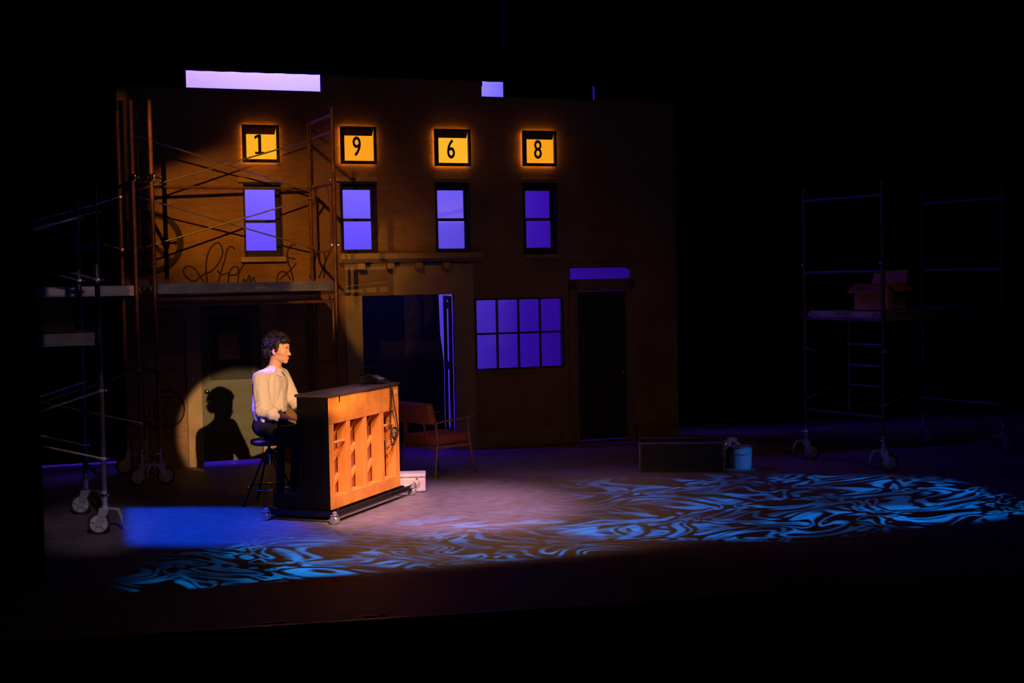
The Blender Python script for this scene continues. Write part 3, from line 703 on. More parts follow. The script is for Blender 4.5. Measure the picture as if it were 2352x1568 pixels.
def xbrace(par, y, x0, x1, za, zb, m=M_BRACE):
    for a, b in ((za, zb), (zb, za)):
        bm = newbm(); bar(bm, (x0, y - .03, a), (x1, y - .03, b), .0095, 8)
        for q in ((x0, a), (x1, b)): box(bm, (q[0] - .02, y - .035, q[1] - .013), (q[0] + .02, y - .022, q[1] + .013), .003)
        if a == za: ball(bm, ((x0 + x1) / 2, y - .03, (a + b) / 2), .013, seg=8)
        obj('cross_brace', bm, m, par)
def deck(par, x0, x1, y0, y1, zt, h=.115, n=2, gap=.02):
    """aluminium walk planks lying from frame to frame, hooked over the cross bars"""
    wd_ = (y1 - y0 - gap * (n - 1)) / n
    for k in range(n):
        a = y0 + k * (wd_ + gap); b = a + wd_; bm = newbm()
        for yy in (a, b):           # channel-section side rails
            s = 1 if yy == a else -1
            box(bm, (x0, min(yy, yy + s * .006), zt - h), (x1, max(yy, yy + s * .006), zt), .0)
            for zz, th_ in ((zt - h, .038), (zt - .022, .022), (zt - h * .50, .016)): box(bm, (x0, min(yy - s * .014, yy + s * .03), zz), (x1, max(yy - s * .014, yy + s * .03), zz + th_), .003)
        for e in (x0, x1): box(bm, (e - .01, a, zt - h), (e + .01, b, zt - .004))
        p = obj('plank', bm, M_ALU, par)
        bm = newbm(); box(bm, (x0 + .01, a + .006, zt - .02), (x1 - .01, b - .006, zt - .006)); obj('plank_board', bm, M_PLY, p)
        bm = newbm()
        for e, s in ((x0, -1), (x1, 1)):
            for yy in (a + .06, b - .06):
                tube(bm, [(e, yy, zt - .05), (e + s * .03, yy, zt - .03), (e + s * .055, yy, zt - .01), (e + s * .075, yy, zt - .03), (e + s * .08, yy, zt - .07)], .011, 6)
        obj('plank_hook', bm, M_ALU, p, kind='stuff')

SCG = 'rolling scaffold towers on the stage'
# tower against the left building (2.1 m bay, deck at 2.24 m)
fl = FW(-4.705, 0, 1.277); yaw1 = YAW + .087
t1 = thing('scaffold_tower', 'rust-red scaffold tower with a long deck over the dark green door', 'scaffold', fl, yaw1, SCG)
B = 2.11; Wf = 1.0
for x, pn in ((0, (2.68, 3.45)), (B, (2.68, 3.45))):
    end_frame(t1, x, Wf, .26, 4.31, 0, pins=pn)
cross_bars(t1, B, Wf, (2.12, 4.02, 4.22), hoop=(2.10, 1.27, .14, Wf - .14)); cross_bars(t1, B, Wf, (3.42, .62), hoop=(3.42, 2.62, .14, Wf - .14))
cross_bars(t1, 0, Wf, (.62, 1.27, 2.12, 2.62, 3.42)); 
xbrace(t1, Wf, 0, B, 2.68, 3.30); xbrace(t1, Wf, 0, B, 3.38, 4.02)
bm = newbm(); bar(bm, (0, Wf + .03, 3.42), (B, Wf + .03, 3.42), .018, 8); obj('guard_rail', bm, M_STEEL, t1)
bm = newbm(); bar(bm, (0, 0, 2.02), (B, 0, 2.02), .018, 8); obj('ledger_bar', bm, M_STEEL, t1)
deck(t1, .04, B - .04, .0, Wf - .02, 2.262)
for a, b in ((.90, .98), (1.13, 1.27)):
    bm = newbm(); box(bm, (a, -.0125, 2.17), (b, -.0115, 2.205)); obj('tape_patch', bm, mat('tan_tape', (.85, .62, .42), .6, vary=.2), t1)
for z in (3.45,):
    for y in (0,):
        for x in (0,):
            bm = newbm(); lathe(bm, [(.032, z - .04), (.036, z - .03), (.036, z + .03), (.032, z + .04)], (x, y, 0), 12); bar(bm, (x, y, z), (x + .09, y, z), .009, 6); ball(bm, (x + .10, y, z), .018, seg=10); obj('coupler', bm, M_CHROME, t1)
for x in (0, B):
    for y in (0, Wf): caster(t1, x, y, random.uniform(-.6, .6) if x else 2.9)
# neighbour at its left, half in the dark
fr = G(328, 1113)
t2 = thing('scaffold_tower', 'dim scaffold tower left of the one over the door, its deck at the same height', 'scaffold', fr, yaw1, SCG)
for x in (-B, 0): end_frame(t2, x, Wf, .26, 4.31, 0, pins=(2.68, 3.45)); cross_bars(t2, x, Wf, (.62, 1.27, 2.12, 2.62, 3.42))
xbrace(t2, Wf, -B, 0, 2.68, 3.30); xbrace(t2, 0, -B, 0, .70, 1.3); deck(t2, -B + .04, -.04, .0, Wf - .02, 2.25)
bm = newbm(); lathe(bm, [(.032, 3.41), (.036, 3.42), (.036, 3.48), (.032, 3.49)], (0, 0, 0), 12); ball(bm, (.05, -.02, 3.45), .018, seg=10); obj('coupler', bm, M_CHROME, t2)
for x in (-B, 0):
    for y in (0, Wf): caster(t2, x, y, .2)
# tower nearest the house at the left
fr3 = G(243, 1226); bk3 = G(200, 1180); d3 = bk3 - fr3; yaw3 = math.atan2(-d3.x, d3.y) + .0
t3 = thing('scaffold_tower', 'blue-lit scaffold tower nearest the audience with large grey caster wheels', 'scaffold', fr3, yaw3, SCG)
W3 = d3.length
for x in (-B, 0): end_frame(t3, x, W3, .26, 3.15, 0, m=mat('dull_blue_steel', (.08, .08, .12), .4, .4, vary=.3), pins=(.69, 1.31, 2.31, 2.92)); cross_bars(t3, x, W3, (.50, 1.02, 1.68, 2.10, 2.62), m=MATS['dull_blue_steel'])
for y in (0, W3): xbrace(t3, y, -B, 0, .69, 1.31); xbrace(t3, y, -B, 0, 2.31, 2.92)
deck(t3, -B + .04, -.05, .0, W3 - .3, 1.835)
for x in (-B, 0):
    for y in (0, W3): caster(t3, x, y, yaw3 * -1 + .12)
# right-hand tower
fl4 = G(1852, 1056); fr4 = G(2030, 1082); d4 = fl4 - fr4; yaw4 = math.atan2(-d4.x, d4.y)
t4 = thing('scaffold_tower', 'dark scaffold tower with ladder rungs in the gloom right of the trunk', 'scaffold', fr4, yaw4, SCG)
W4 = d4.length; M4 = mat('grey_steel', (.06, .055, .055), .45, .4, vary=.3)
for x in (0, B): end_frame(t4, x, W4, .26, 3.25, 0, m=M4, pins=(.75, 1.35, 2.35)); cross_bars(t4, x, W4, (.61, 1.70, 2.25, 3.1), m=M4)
bm = newbm(); bar(bm, (0, W4 * .42, .61), (0, W4 * .42, 1.7), .018, 8); obj('inner_pole', bm, M4, t4)
for z in (.95, 1.18, 1.42):
    bm = newbm(); bar(bm, (0, 0, z), (0, W4 * .42, z), .015, 8); obj('rung', bm, M4, t4)
for y in (0, W4): xbrace(t4, y, 0, B, .75, 1.35)
deck(t4, .04, B - .04, .06, W4 - .04, 1.80, n=2)
for x in (0, B):
    for y in (0, W4): caster(t4, x, y, 2.2)

# boxes standing on the decks
def to_world(t, p): return Matrix.Translation(t.location) @ Matrix.Rotation(t.rotation_euler.z, 4, 'Z') @ Vector(p)
cb = thing('storage_box', 'low dark box lying on the deck of the tower nearest the audience', 'box', to_world(t3, (-.62, .30, 1.841)), yaw3)
mb = mat('dull_olive_board', (.17, .12, .07), .8, vary=.3)
bm = newbm(); box(bm, (-.55, -.25, 0), (.42, .25, .245), .006); obj('body', bm, mb, cb)
bm = newbm(); box(bm, (-.565, -.265, .245), (.435, .265, .275), .006); obj('lid', bm, mat('dark_lid', (.22, .2, .22), .5, vary=.3), cb)
kx = thing('cardboard_box', 'orange-brown cardboard box with an open flap on the right tower deck', 'box', to_world(t4, (.36, .36, 1.806)), yaw4 + .2)
mk = mat('cardboard', (.44, .22, .10), .8, vary=.25, vscale=5)
bm = newbm(); holed(bm, -.2, .2, 0, .30, [], -.22, -.214); holed(bm, -.2, .2, 0, .30, [], .214, .22)
box(bm, (-.2, -.22, 0), (-.194, .22, .30)); box(bm, (.194, -.22, 0), (.2, .22, .30)); box(bm, (-.2, -.22, 0), (.2, .22, .006)); obj('body', bm, mk, kx)
bm = newbm(); prism(bm, [(-.2, -.22, .30), (-.2, .22, .30), (-.30, .26, .20), (-.30, -.24, .20)], (.004, 0, .004)); obj('flap', bm, mk, kx)
bm = newbm(); prism(bm, [(-.2, -.22, .30), (.2, -.22, .30), (.22, -.32, .22), (-.2, -.32, .21)], (0, .004, .004)); obj('flap', bm, mk, kx)
bm = newbm(); prism(bm, [(.2, -.22, .30), (.2, .22, .30), (.24, .22, .44), (.24, -.22, .46)], (.004, 0, 0)); obj('flap', bm, mk, kx)

# ------------------------------------------------------------------ piano on its dolly
PO = Vector((-1.718, 12.149, 0)); PYAW = rad(69)
e1 = Vector((math.cos(PYAW), math.sin(PYAW), 0)); e2 = Vector((-math.sin(PYAW), math.cos(PYAW), 0))
Zb = .112; PL = 1.474; HT = 1.085
pi_ = thing('upright_piano', 'worn black upright piano turned to show its bare orange wooden back', 'piano', PO + Vector((0, 0, Zb)), PYAW)
bm = newbm(); box(bm, (-.004, .012, 0), (.036, .345, HT - .03), .004); obj('side_panel', bm, M_PBLACK, pi_)
bm = newbm(); box(bm, (PL - .036, .012, 0), (PL + .004, .345, HT - .03), .004); obj('side_panel', bm, M_PBLACK, pi_)
bm = newbm(); box(bm, (-.02, -.015, HT - .028), (PL + .02, .36, HT), .006); obj('lid', bm, mat('worn_lid', (.05, .035, .04), .55, vary=.3), pi_)
bm = newbm(); box(bm, (.036, .315, .10), (PL - .036, .34, HT - .03), .003); obj('front_panel', bm, M_PBLACK, pi_)
# cheeks, key bed, keys, fall, legs, toes
bm = newbm(); box(bm, (.0, .345, .60), (PL, .62, .665), .006); obj('key_bed', bm, M_PBLACK, pi_)
for x in (0, PL - .07):
    bm = newbm(); prism(bm, [(x, .345, .665), (x, .61, .665), (x, .61, .74), (x, .55, .775), (x, .345, .80)], (.07, 0, 0)); obj('cheek', bm, M_PBLACK, pi_)
bm = newbm()
for k in range(52):
    x = .08 + k * (PL - .16) / 52; box(bm, (x + .0008, .43, .668), (x + (PL - .16) / 52 - .0008, .60, .724))
obj('white_keys', bm, mat('ivory', (.75, .72, .64), .3, vary=.05), pi_, kind='stuff')
bm = newbm()
for k in range(51):
    if k % 7 in (2, 6): continue
    x = .08 + (k + 1) * (PL - .16) / 52; box(bm, (x - .005, .43, .72), (x + .005, .53, .737))
obj('black_keys', bm, M_PBLACK, pi_, kind='stuff')
bm = newbm(); box(bm, (.07, .345, .665), (PL - .07, .40, .83), .006); obj('fall_board', bm, M_PBLACK, pi_)
bm = newbm(); prism(bm, [(.25, .345, .84), (1.22, .345, .84), (1.22, .39, .99), (.25, .39, .99)], (0, .012, 0)); obj('music_desk', bm, M_PBLACK, pi_)
for x in (.01, PL - .075):
    bm = newbm(); prism(bm, [(x, .53, .60), (x + .065, .53, .60), (x + .058, .545, .13), (x + .007, .545, .13)], (0, .055, 0)); obj('leg', bm, M_PBLACK, pi_)
    bm = newbm(); box(bm, (x - .01, .345, .0), (x + .075, .63, .135), .006); obj('toe_block', bm, M_PBLACK, pi_)
# back: rails, posts, soundboard, ribs, carrying bars, screws
bm = newbm(); box(bm, (0, 0, HT - .28), (PL, .118, HT - .03), .003); obj('top_rail', bm, M_PWOOD, pi_)
bm = newbm(); box(bm, (0, 0, 0.0), (PL, .118, .115), .003); obj('bottom_rail', bm, M_PWOOD, pi_)
posts = [(0, .082), (.335, .410), (.690, .755), (1.045, 1.125), (PL - .105, PL)]
for a, b in posts:
    bm = newbm(); box(bm, (a, 0.002, .10), (b, .112, HT - .275), .004); obj('back_post', bm, M_PWOODV, pi_)
bm = newbm(); box(bm, (.03, .128, .03), (PL - .03, .140, HT - .06)); obj('soundboard', bm, M_BOARD, pi_)
for k in range(9):
    c = -.40 + k * .235; bm = newbm()
    x0, x1 = .05, PL - .05; z0, z1 = c + .0, c + (x1 - x0) * .72
    if z0 < .06: x0 = x0 + (.06 - z0) / .72; z0 = .06
    if z1 > HT - .10: x1 = x1 - (z1 - (HT - .10)) / .72; z1 = HT - .10
    if x1 - x0 < .1: continue
    beam(bm, (x0, .112, z0), (x1, .112, z1), .034, .032, up=(0, -1, 0)); obj('rib', bm, M_PWOODV, pi_)
for (a, b), z in zip(((.085, .325), (1.125, PL - .11)), (.62, .66)):
    bm = newbm(); bar(bm, (a, .030, z), (b, .030, z), .015, 10); obj('carrying_bar', bm, M_PWOODV, pi_)
bm = newbm(); box(bm, (PL - .085, -.003, HT - .115), (PL - .045, 0, HT - .07), .0); obj('paper_label', bm, mat('yellowed_paper', (.95, .75, .38), .7, vary=.1), pi_, label='small yellowed paper label at the top right of the back')
bm = newbm(); box(bm, (.19, -.004, HT - .085), (.205, 0.0, HT - .03), 0); obj('batten_mark', bm, M_PBLACK, pi_)
# dolly
dl = thing('piano_dolly', 'low black steel dolly on bright double casters under the piano', 'dolly', PO, PYAW)
M_DOL = mat('black_dolly_steel', (.012, .012, .012), .3, .3, vary=.4, vscale=15)
for y, nm in ((-.045, 'long_rail'), (.69, 'long_rail')):
    bm = newbm(); box(bm, (-.06, y - .03, .058), (PL + .10, y + .03, .064)); box(bm, (-.06, y - .03, .058), (PL + .10, y - .024, .11)); bar(bm, (-.03, y - .038, .075), (PL + .08, y - .038, .075), .012, 8)
    obj(nm, bm, M_DOL, dl)
for x in (-.03, PL + .03):
    bm = newbm(); box(bm, (x - .025, -.02, .05), (x + .025, .69, .058)); box(bm, (x - .025 if x < 0 else x + .019, -.02, .05), (x - .019 if x < 0 else x + .025, .69, .108)); obj('end_rail', bm, M_DOL, dl)
bm = newbm(); box(bm, (.0, .02, .085), (PL, .66, .106)); obj('platform', bm, M_DOL, dl)
M_CW = mat('bright_caster_metal', (.72, .70, .70), .28, .7, vary=.25, vscale=40)
for x, y in ((-.085, -.075), (-.085, .66), (PL + .12, -.075), (PL + .12, .66)):
    bm = newbm(); box(bm, (x - .035, y - .03, .078), (x + .035, y + .03, .086), .003); lathe(bm, [(.02, .086), (.024, .09), (.022, .112), (.008, .118)], (x, y, 0), 12)
    c = obj('caster', bm, M_CW, dl)
    for s in (-1, 1):
        bm = newbm(); lathe(bm, [(.008, s * .008), (.034, s * .008), (.039, s * .012), (.039, s * .028), (.034, s * .033), (.008, s * .035)], (x + .0, y, .039), 18, 'x'); w = obj('caster_wheel', bm, M_CW, c); smooth_by_angle(w)
    bm = newbm(); bar(bm, (x, y - .05, .075), (x, y - .03, .135), .006, 6); bar(bm, (x, y - .03, .13), (x + (.03 if x < 0 else -.03), y - .03, .14), .005, 6); obj('brake_pedal', bm, M_CHROME, c)
    beam_bm = newbm(); box(beam_bm, (min(x, x + (.08 if x < 0 else -.1)), y - .02, .060), (max(x, x + (.08 if x < 0 else -.1)), y + .02, .078)); obj('outrigger', beam_bm, M_DOL, dl)

# telephone on the lid with its cord down the back
tp = thing('telephone', 'black push-button desk telephone on the far end of the piano lid', 'telephone', PO + e1 * 1.30 + e2 * .17 + Vector((0, 0, Zb + HT + .001)), PYAW + rad(-98))
M_PH = mat('black_bakelite', (.012, .012, .015), .22, vary=.2)
bm = newbm(); prism(bm, [(-.12, -.10, 0), (.12, -.10, 0), (.12, -.10, .03), (-.05, -.10, .085), (-.12, -.10, .09)], (0, .20, 0))
bmesh.ops.bevel(bm, geom=list(bm.edges), offset=.006, segments=2, affect='EDGES'); obj('body', bm, M_PH, tp)
bm = newbm()
sl = (.085 - .03) / -.17
for r_ in range(4):
    for c_ in range(3):
        x = .075 - r_ * .028; z = .03 + (x - .12) * sl + .004; box(bm, (x - .009, -.035 + c_ * .03 - .010, z - .003), (x + .009, -.035 + c_ * .03 + .010, z + .006), .002)
obj('keypad', bm, mat('pale_buttons', (.75, .70, .85), .4, vary=.1), tp)
bm = newbm(); tube(bm, [(-.085, -.13, .115), (-.085, -.11, .135), (-.085, -.05, .150), (-.085, .05, .150), (-.085, .11, .135), (-.085, .13, .115)], [.014, .02, .014, .014, .02, .014], 12)
for s in (-1, 1): lathe(bm, [(.024, .088), (.030, .092), (.030, .112), (.016, .13)], (-.085, s * .112, 0), 16)
obj('handset', bm, M_PH, tp, smooth=True)
bm = newbm()
def pl_(x, y, z): # piano local -> telephone local
    w = PO + e1 * x + e2 * y + Vector((0, 0, Zb + z)); d = w - tp.location; a = -(PYAW + rad(-98))
    return Vector((d.x * math.cos(a) - d.y * math.sin(a), d.x * math.sin(a) + d.y * math.cos(a), d.z))
def coil(pts, r=.009, turns_per_m=110):
    out = []; acc = 0
    for a, b in zip(pts, pts[1:]):
        d = b - a; n = max(2, int(d.length * 420)); x, y = basis(d)
        for k in range(n):
            s = acc + d.length * k / n; th = s * turns_per_m * 2 * math.pi / 1.0 * .35
            out.append(a + d * (k / n) + x * math.cos(th) * r + y * math.sin(th) * r)
        acc += d.length
    return out
def smooth_path(P, n=8):
    out = []
    for i in range(len(P) - 1):
        p0, p1, p2, p3 = P[max(i - 1, 0)], P[i], P[i + 1], P[min(i + 2, len(P) - 1)]
        for k in range(n):
            t = k / n; out.append(.5 * ((2 * p1) + (p2 - p0) * t + (2 * p0 - 5 * p1 + 4 * p2 - p3) * t * t + (-p0 + 3 * p1 - 3 * p2 + p3) * t ** 3))
    return out + [P[-1]]
cordp = smooth_path([pl_(1.19, .06, HT + .03), pl_(1.24, -.01, HT + .012), pl_(1.245, -.035, HT - .03), pl_(1.235, -.03, .85), pl_(1.21, -.03, .68), pl_(1.24, -.035, .55), pl_(1.32, -.03, .52), pl_(1.36, -.03, .60), pl_(1.27, -.035, .63), pl_(1.21, -.03, .55), pl_(1.23, -.03, .47), pl_(1.29, -.03, .47), pl_(1.31, -.03, .54)])
tube(bm, coil(cordp, .008), .0055, 5)
cord2 = smooth_path([pl_(1.26, -.03, HT - .02), pl_(1.30, -.03, .90), pl_(1.36, -.03, .70), pl_(1.385, -.03, .60), pl_(1.36, -.035, .54), pl_(1.30, -.03, .53)])
tube(bm, cord2, .006, 6)
obj('cord', bm, M_RUBBER, tp)

# ------------------------------------------------------------------ stool
so = G(622, 1156); so.z = 0
st = thing('drum_stool', 'round padded stool on splayed tube legs with a bright foot ring under the player', 'stool', so, .3)
bm = newbm(); lathe(bm, [(.02, .605), (.16, .608), (.185, .620), (.19, .645), (.18, .662), (.12, .672), (.0, .674)], seg=32); obj('seat', bm, mat('black_vinyl', (.06, .06, .09), .35, vary=.2), st, smooth=True)
bm = newbm(); lathe(bm, [(.03, .40), (.03, .52), (.016, .525), (.016, .61)], seg=14); lathe(bm, [(.036, .49), (.04, .50), (.04, .53), (.036, .54)], seg=14); obj('post', bm, M_CHROME, st)
for k in range(4):
    a = k * math.pi / 2 + .35; bm = newbm(); tube(bm, [(.02 * math.cos(a), .02 * math.sin(a), .56), (.06 * math.cos(a), .06 * math.sin(a), .50), (.30 * math.cos(a), .30 * math.sin(a), .012)], .0105, 8)
    l = obj('leg', bm, mat('dark_chrome', (.03, .03, .035), .35, .5, vary=.2), st)
    bm = newbm(); ball(bm, (.30 * math.cos(a), .30 * math.sin(a), .012), .016, seg=8); obj('foot', bm, M_RUBBER, l)
bm = newbm(); tube(bm, [(.222 * math.cos(a * math.pi / 16), .222 * math.sin(a * math.pi / 16), .175) for a in range(32)], .009, 8, closed=True); obj('foot_ring', bm, M_CHROME, st)

# ------------------------------------------------------------------ the player
PY = PYAW - rad(90)                       # facing the keyboard
pe = thing('person', 'seated person with dark curly hair in a pale shirt and black trousers playing the piano', 'person', so + Vector((math.cos(PY), math.sin(PY), 0)) * .03, PY)
HM = Matrix.Translation((.120, -.005, 1.568)) @ Matrix.Rotation(rad(5), 4, 'Z') @ Matrix.Rotation(rad(5), 4, 'Y') @ Matrix.Scale(1.10, 4)
def hp(x, y, z): return HM @ Vector((x, y, z))
def hball(bm, c, r, rot=None): ball(bm, (0, 0, 0), r, HM @ Matrix.Translation(Vector(c)) @ (rot or Matrix.Identity(4)), 18)
bm = newbm()
# head
hball(bm, (-.012, 0, .035), (.096, .077, .090)); hball(bm, (.035, 0, -.005), (.062, .066, .085)); hball(bm, (.030, 0, -.060), (.060, .054, .052))
hball(bm, (.066, 0, -.098), (.026, .024, .020)); hball(bm, (.060, 0, .045), (.034, .055, .034))
for s in (-1, 1):
    hball(bm, (.048, s * .040, -.018), (.032, .024, .026)); hball(bm, (.014, s * .044, -.058), (.036, .016, .030))
    hball(bm, (.073, s * .027, .030), (.016, .024, .009))                 # brow
    hball(bm, (-.012, s * .079, -.010), (.020, .009, .030), Matrix.Rotation(rad(-12), 4, 'Y')); hball(bm, (-.010, s * .076, -.030), (.012, .009, .014))
    hball(bm, (.094, s * .011, -.036), (.011, .008, .009))                # nostril wing
capsule(bm, hp(.080, 0, .018), hp(.108, 0, -.026), .009, .0125)            # nose
hball(bm, (.112, 0, -.031), (.011, .010, .010)); hball(bm, (.091, 0, -.036), (.016, .010, .008))
hball(bm, (.089, 0, -.060), (.013, .024, .0065)); hball(bm, (.086, 0, -.073), (.013, .021, .0075)); hball(bm, (.078, 0, -.085), (.014, .022, .012))
# neck and trunk
capsule(bm, hp(-.018, 0, -.055), (.055, 0, 1.38), .062, .066); capsule(bm, (.055, 0, 1.38), (.02, 0, 1.28), .060, .10)
for s in (-1, 1): capsule(bm, (.03, s * .03, 1.35), (.01, s * .165, 1.285), .045, .055)
capsule(bm, (.01, 0, 1.24), (-.02, 0, 1.02), .105, .105); capsule(bm, (-.02, .04, 1.02), (-.01, .06, .80), .10, .11); capsule(bm, (-.02, -.04, 1.02), (-.01, -.06, .80), .10, .11)
SH = {1: (.01, .195, 1.290), -1: (.01, -.195, 1.290)}; EL = {1: (.11, .26, 1.03), -1: (.06, -.245, .985)}; WR = {1: (.31, .17, .905), -1: (.295, -.17, .905)}
KN = {1: (.40, .13, .645), -1: (.40, -.13, .635)}; FZ = .108; AN = {1: (.30, .13, .20), -1: (.34, -.12, .20)}
def hand(bm, w, s, tgt):
    w = Vector(w); d = (Vector(tgt) - w).normalized(); lat = Vector((0, 0, 1)).cross(d).normalized(); up = d.cross(lat)   # lat = player's left
    pc = w + d * .045
    for k in range(4):
        b = w + d * .085 + lat * ((k - 1.5) * .019) ; capsule(bm, w + d * .015 + lat * ((k - 1.5) * .012), b, .013, .0105, 10)
        f = [.040, .045, .043, .034][k if s < 0 else 3 - k] if False else (.036, .044, .046, .040)[k]
        if s > 0: f = (.040, .046, .044, .036)[k]
        p1 = b + d * f * .8 + up * .008 + lat * (k - 1.5) * .003; p2 = p1 + d * f * .5 - up * .014; p3 = p2 + d * f * .18 - up * .020
        capsule(bm, b, p1, .0095, .0085, 8); capsule(bm, p1, p2, .0085, .0075, 8); capsule(bm, p2, p3, .0075, .0065, 8)
    ths = -1 if s > 0 else 1         # thumb on the inner side
    t0 = w + d * .02 + lat * ths * .018; t1 = w + d * .055 + lat * ths * .044 - up * .008; t2 = t1 + d * .034 + lat * ths * .006 - up * .006; t3 = t2 + d * .022 - lat * ths * .003 - up * .006
    capsule(bm, t0, t1, .014, .0115, 8); capsule(bm, t1, t2, .0110, .0095, 8); capsule(bm, t2, t3, .0095, .0075, 8)
for s in (1, -1):
    capsule(bm, SH[s], EL[s], .050, .040); capsule(bm, EL[s], WR[s], .040, .026)
    hand(bm, WR[s], s, Vector(WR[s]) + Vector((.19, -.02 * s, -.035)))
    capsule(bm, (-.0, s * .085, .775), KN[s], .080, .058); capsule(bm, KN[s], AN[s], .054, .036); capsule(bm, AN[s], (AN[s][0] + .12, s * .135, .155), .036, .028)
body = obj('body', bm, M_SKIN, pe); remesh(body, .0042, 4)
# hair: cap plus curls
bm = newbm()
hball(bm, (-.032, 0, .052), (.105, .090, .092)); hball(bm, (-.072, 0, -.005), (.060, .078, .070)); hball(bm, (.045, 0, .092), (.060, .066, .034))
for s in (-1, 1): hball(bm, (.008, s * .078, .020), (.018, .011, .040))
cap = obj('hair', bm, M_HAIR, pe)
def curl(co): return .006 * pnoise(co * 34) + .008 * pnoise(co * 60)
remesh(cap, .006, 2, curl)
bm = newbm(); rnd = random.Random(11)
cnt = 0
while cnt < 420:
    th = rnd.uniform(-math.pi, math.pi); zc = rnd.uniform(-.75, 1)
    rr_ = math.sqrt(max(0, 1 - zc * zc)); v = Vector((rr_ * math.cos(th), rr_ * math.sin(th), zc))
    face = v.x > .25
    if face and v.z < .55: continue
    if v.x > -.15 and v.z < .05: continue
    if v.x > -.55 and v.z < -.35: continue
    c = Vector((-.030, 0, .050)) + Vector((v.x * .112, v.y * .096, v.z * .100))
    if v.z < 0: c = Vector((-.055, 0, .02)) + Vector((v.x * .085, v.y * .090, v.z * .088))
    nrm = Vector((v.x, v.y, v.z * .9)).normalized(); down = Vector((.25 if face else -.1, 0, -1)); tdir = (down - nrm * down.dot(nrm)); tdir = tdir.normalized() if tdir.length > .05 else Vector((1, 0, 0))
    side = nrm.cross(tdir); a0 = rnd.uniform(0, 6.28); R0 = rnd.uniform(.006, .011); Ln = rnd.uniform(.025, .05); pts = []
    for k in range(15):
        q = k / 14; a = a0 + q * rnd.choice((9, 9.4)); pts.append(hp(*(c + nrm * (.004 + .016 * math.sin(q * 2.4) + R0 * math.cos(a)) + tdir * (Ln * q) + side * R0 * math.sin(a))))
    tube(bm, pts, [.0036 * (1 - .5 * k / 14) for k in range(15)], 5); cnt += 1
obj('curls', bm, M_HAIR, cap, smooth=True, kind='stuff')
# brows, eyes, lips
for s in (-1, 1):
    bm = newbm(); tube(bm, [hp(.089, s * .012, .027), hp(.089, s * .024, .033), hp(.080, s * .040, .033), hp(.066, s * .052, .026)], [.003, .0045, .004, .002], 6); obj('eyebrow', bm, M_HAIR, body)
    bm = newbm(); ball(bm, hp(.073, s * .028, .008), .0125, seg=12); e = obj('eye', bm, mat('eye_white', (.6, .5, .45), .2, vary=.1), body, smooth=True)
    bm = newbm(); ball(bm, hp(.0835, s * .028, .007), (.0035, .0055, .0055), HM.to_3x3().to_4x4(), 10); obj('iris', bm, mat('dark_iris', (.03, .015, .01), .15, vary=.1), e, smooth=True)
    bm = newbm(); tube(bm, [hp(.080, s * .016, .011), hp(.0865, s * .027, .0155), hp(.077, s * .040, .011)], .0022, 5); obj('eyelashes', bm, M_HAIR, body)
bm = newbm(); tube(bm, [hp(.082, -.022, -.0665), hp(.0975, -.010, -.0660), hp(.1005, 0, -.0665), hp(.0975, .010, -.0660), hp(.082, .022, -.0665)], [.0015, .0026, .0028, .0026, .0015], 6); obj('lips', bm, mat('lips', (.50, .18, .13), .5, vary=.1), body, smooth=True)
# shirt
bm = newbm()
capsule(bm, (.045, 0, 1.355), (.015, 0, 1.26), .084, .138); 
for s in (-1, 1): capsule(bm, (.035, s * .05, 1.335), (.008, s * .190, 1.285), .070, .084)
capsule(bm, (.015, .055, 1.23), (-.02, .06, .99), .142, .145); capsule(bm, (.015, -.055, 1.23), (-.02, -.06, .99), .142, .145)
capsule(bm, (.045, 0, 1.16), (.045, 0, .99), .115, .120); capsule(bm, (-.055, 0, 1.22), (-.06, 0, 1.0), .135, .130)
capsule(bm, (-.02, .065, .99), (-.012, .06, .915), .138, .124); capsule(bm, (-.02, -.065, .99), (-.012, -.06, .915), .138, .124)
for s in (1, -1):
    capsule(bm, SH[s], EL[s], .082, .078); e = Vector(EL[s]); w = Vector(WR[s]); capsule(bm, e, e + (w - e) * .52, .076, .064)
    capsule(bm, e + (w - e) * .40, e + (w - e) * .58, .058, .055)
shirt = obj('shirt', bm, M_SHIRT, pe)
def fold(co):
    a = pnoise(Vector((co.x * 9, co.y * 9, co.z * 3.5))) * .010 + pnoise(Vector((co.x * 22 + 5, co.y * 22, co.z * 8))) * .0065
    for s in (-1, 1):
        e = Vector(EL[s]); d = (co - e).length
        if d < .16: a += .007 * math.sin((co.z - co.x * .8) * 105) * (1 - d / .16)
    if co.z < 1.03: a += .006 * math.sin(math.atan2(co.y, co.x) * 13 + 3 * co.z) * min(1, (1.03 - co.z) / .08)
    return a + .002
remesh(shirt, .006, 5, fold)
for s in (1, -1):
    e = Vector(EL[s]); w = Vector(WR[s]); d = (w - e); L_ = d.length; d.normalize(); c = e + d * L_ * .60; x, y = basis(d); bm = newbm()
    for off, r_ in ((0, .056), (.022, .060)):
        pts = [c - d * .015 + d * off + x * math.cos(a * math.pi / 12) * r_ * (1 + .05 * math.sin(a * 1.7 + off * 40)) + y * math.sin(a * math.pi / 12) * r_ * .92 for a in range(24)]
        tube(bm, pts, .014, 8, closed=True)
    cf = obj('rolled_cuff', bm, M_SHIRT, shirt, smooth=True)
for s in (1, -1):
    bm = newbm(); prism(bm, [(.128, s * .006, 1.372), (.100, s * .050, 1.400), (.048, s * .074, 1.410), (.035, s * .100, 1.370), (.110, s * .098, 1.345), (.165, s * .050, 1.300)], (.004, s * .004, .008)); obj('collar', bm, M_SHIRT, shirt)
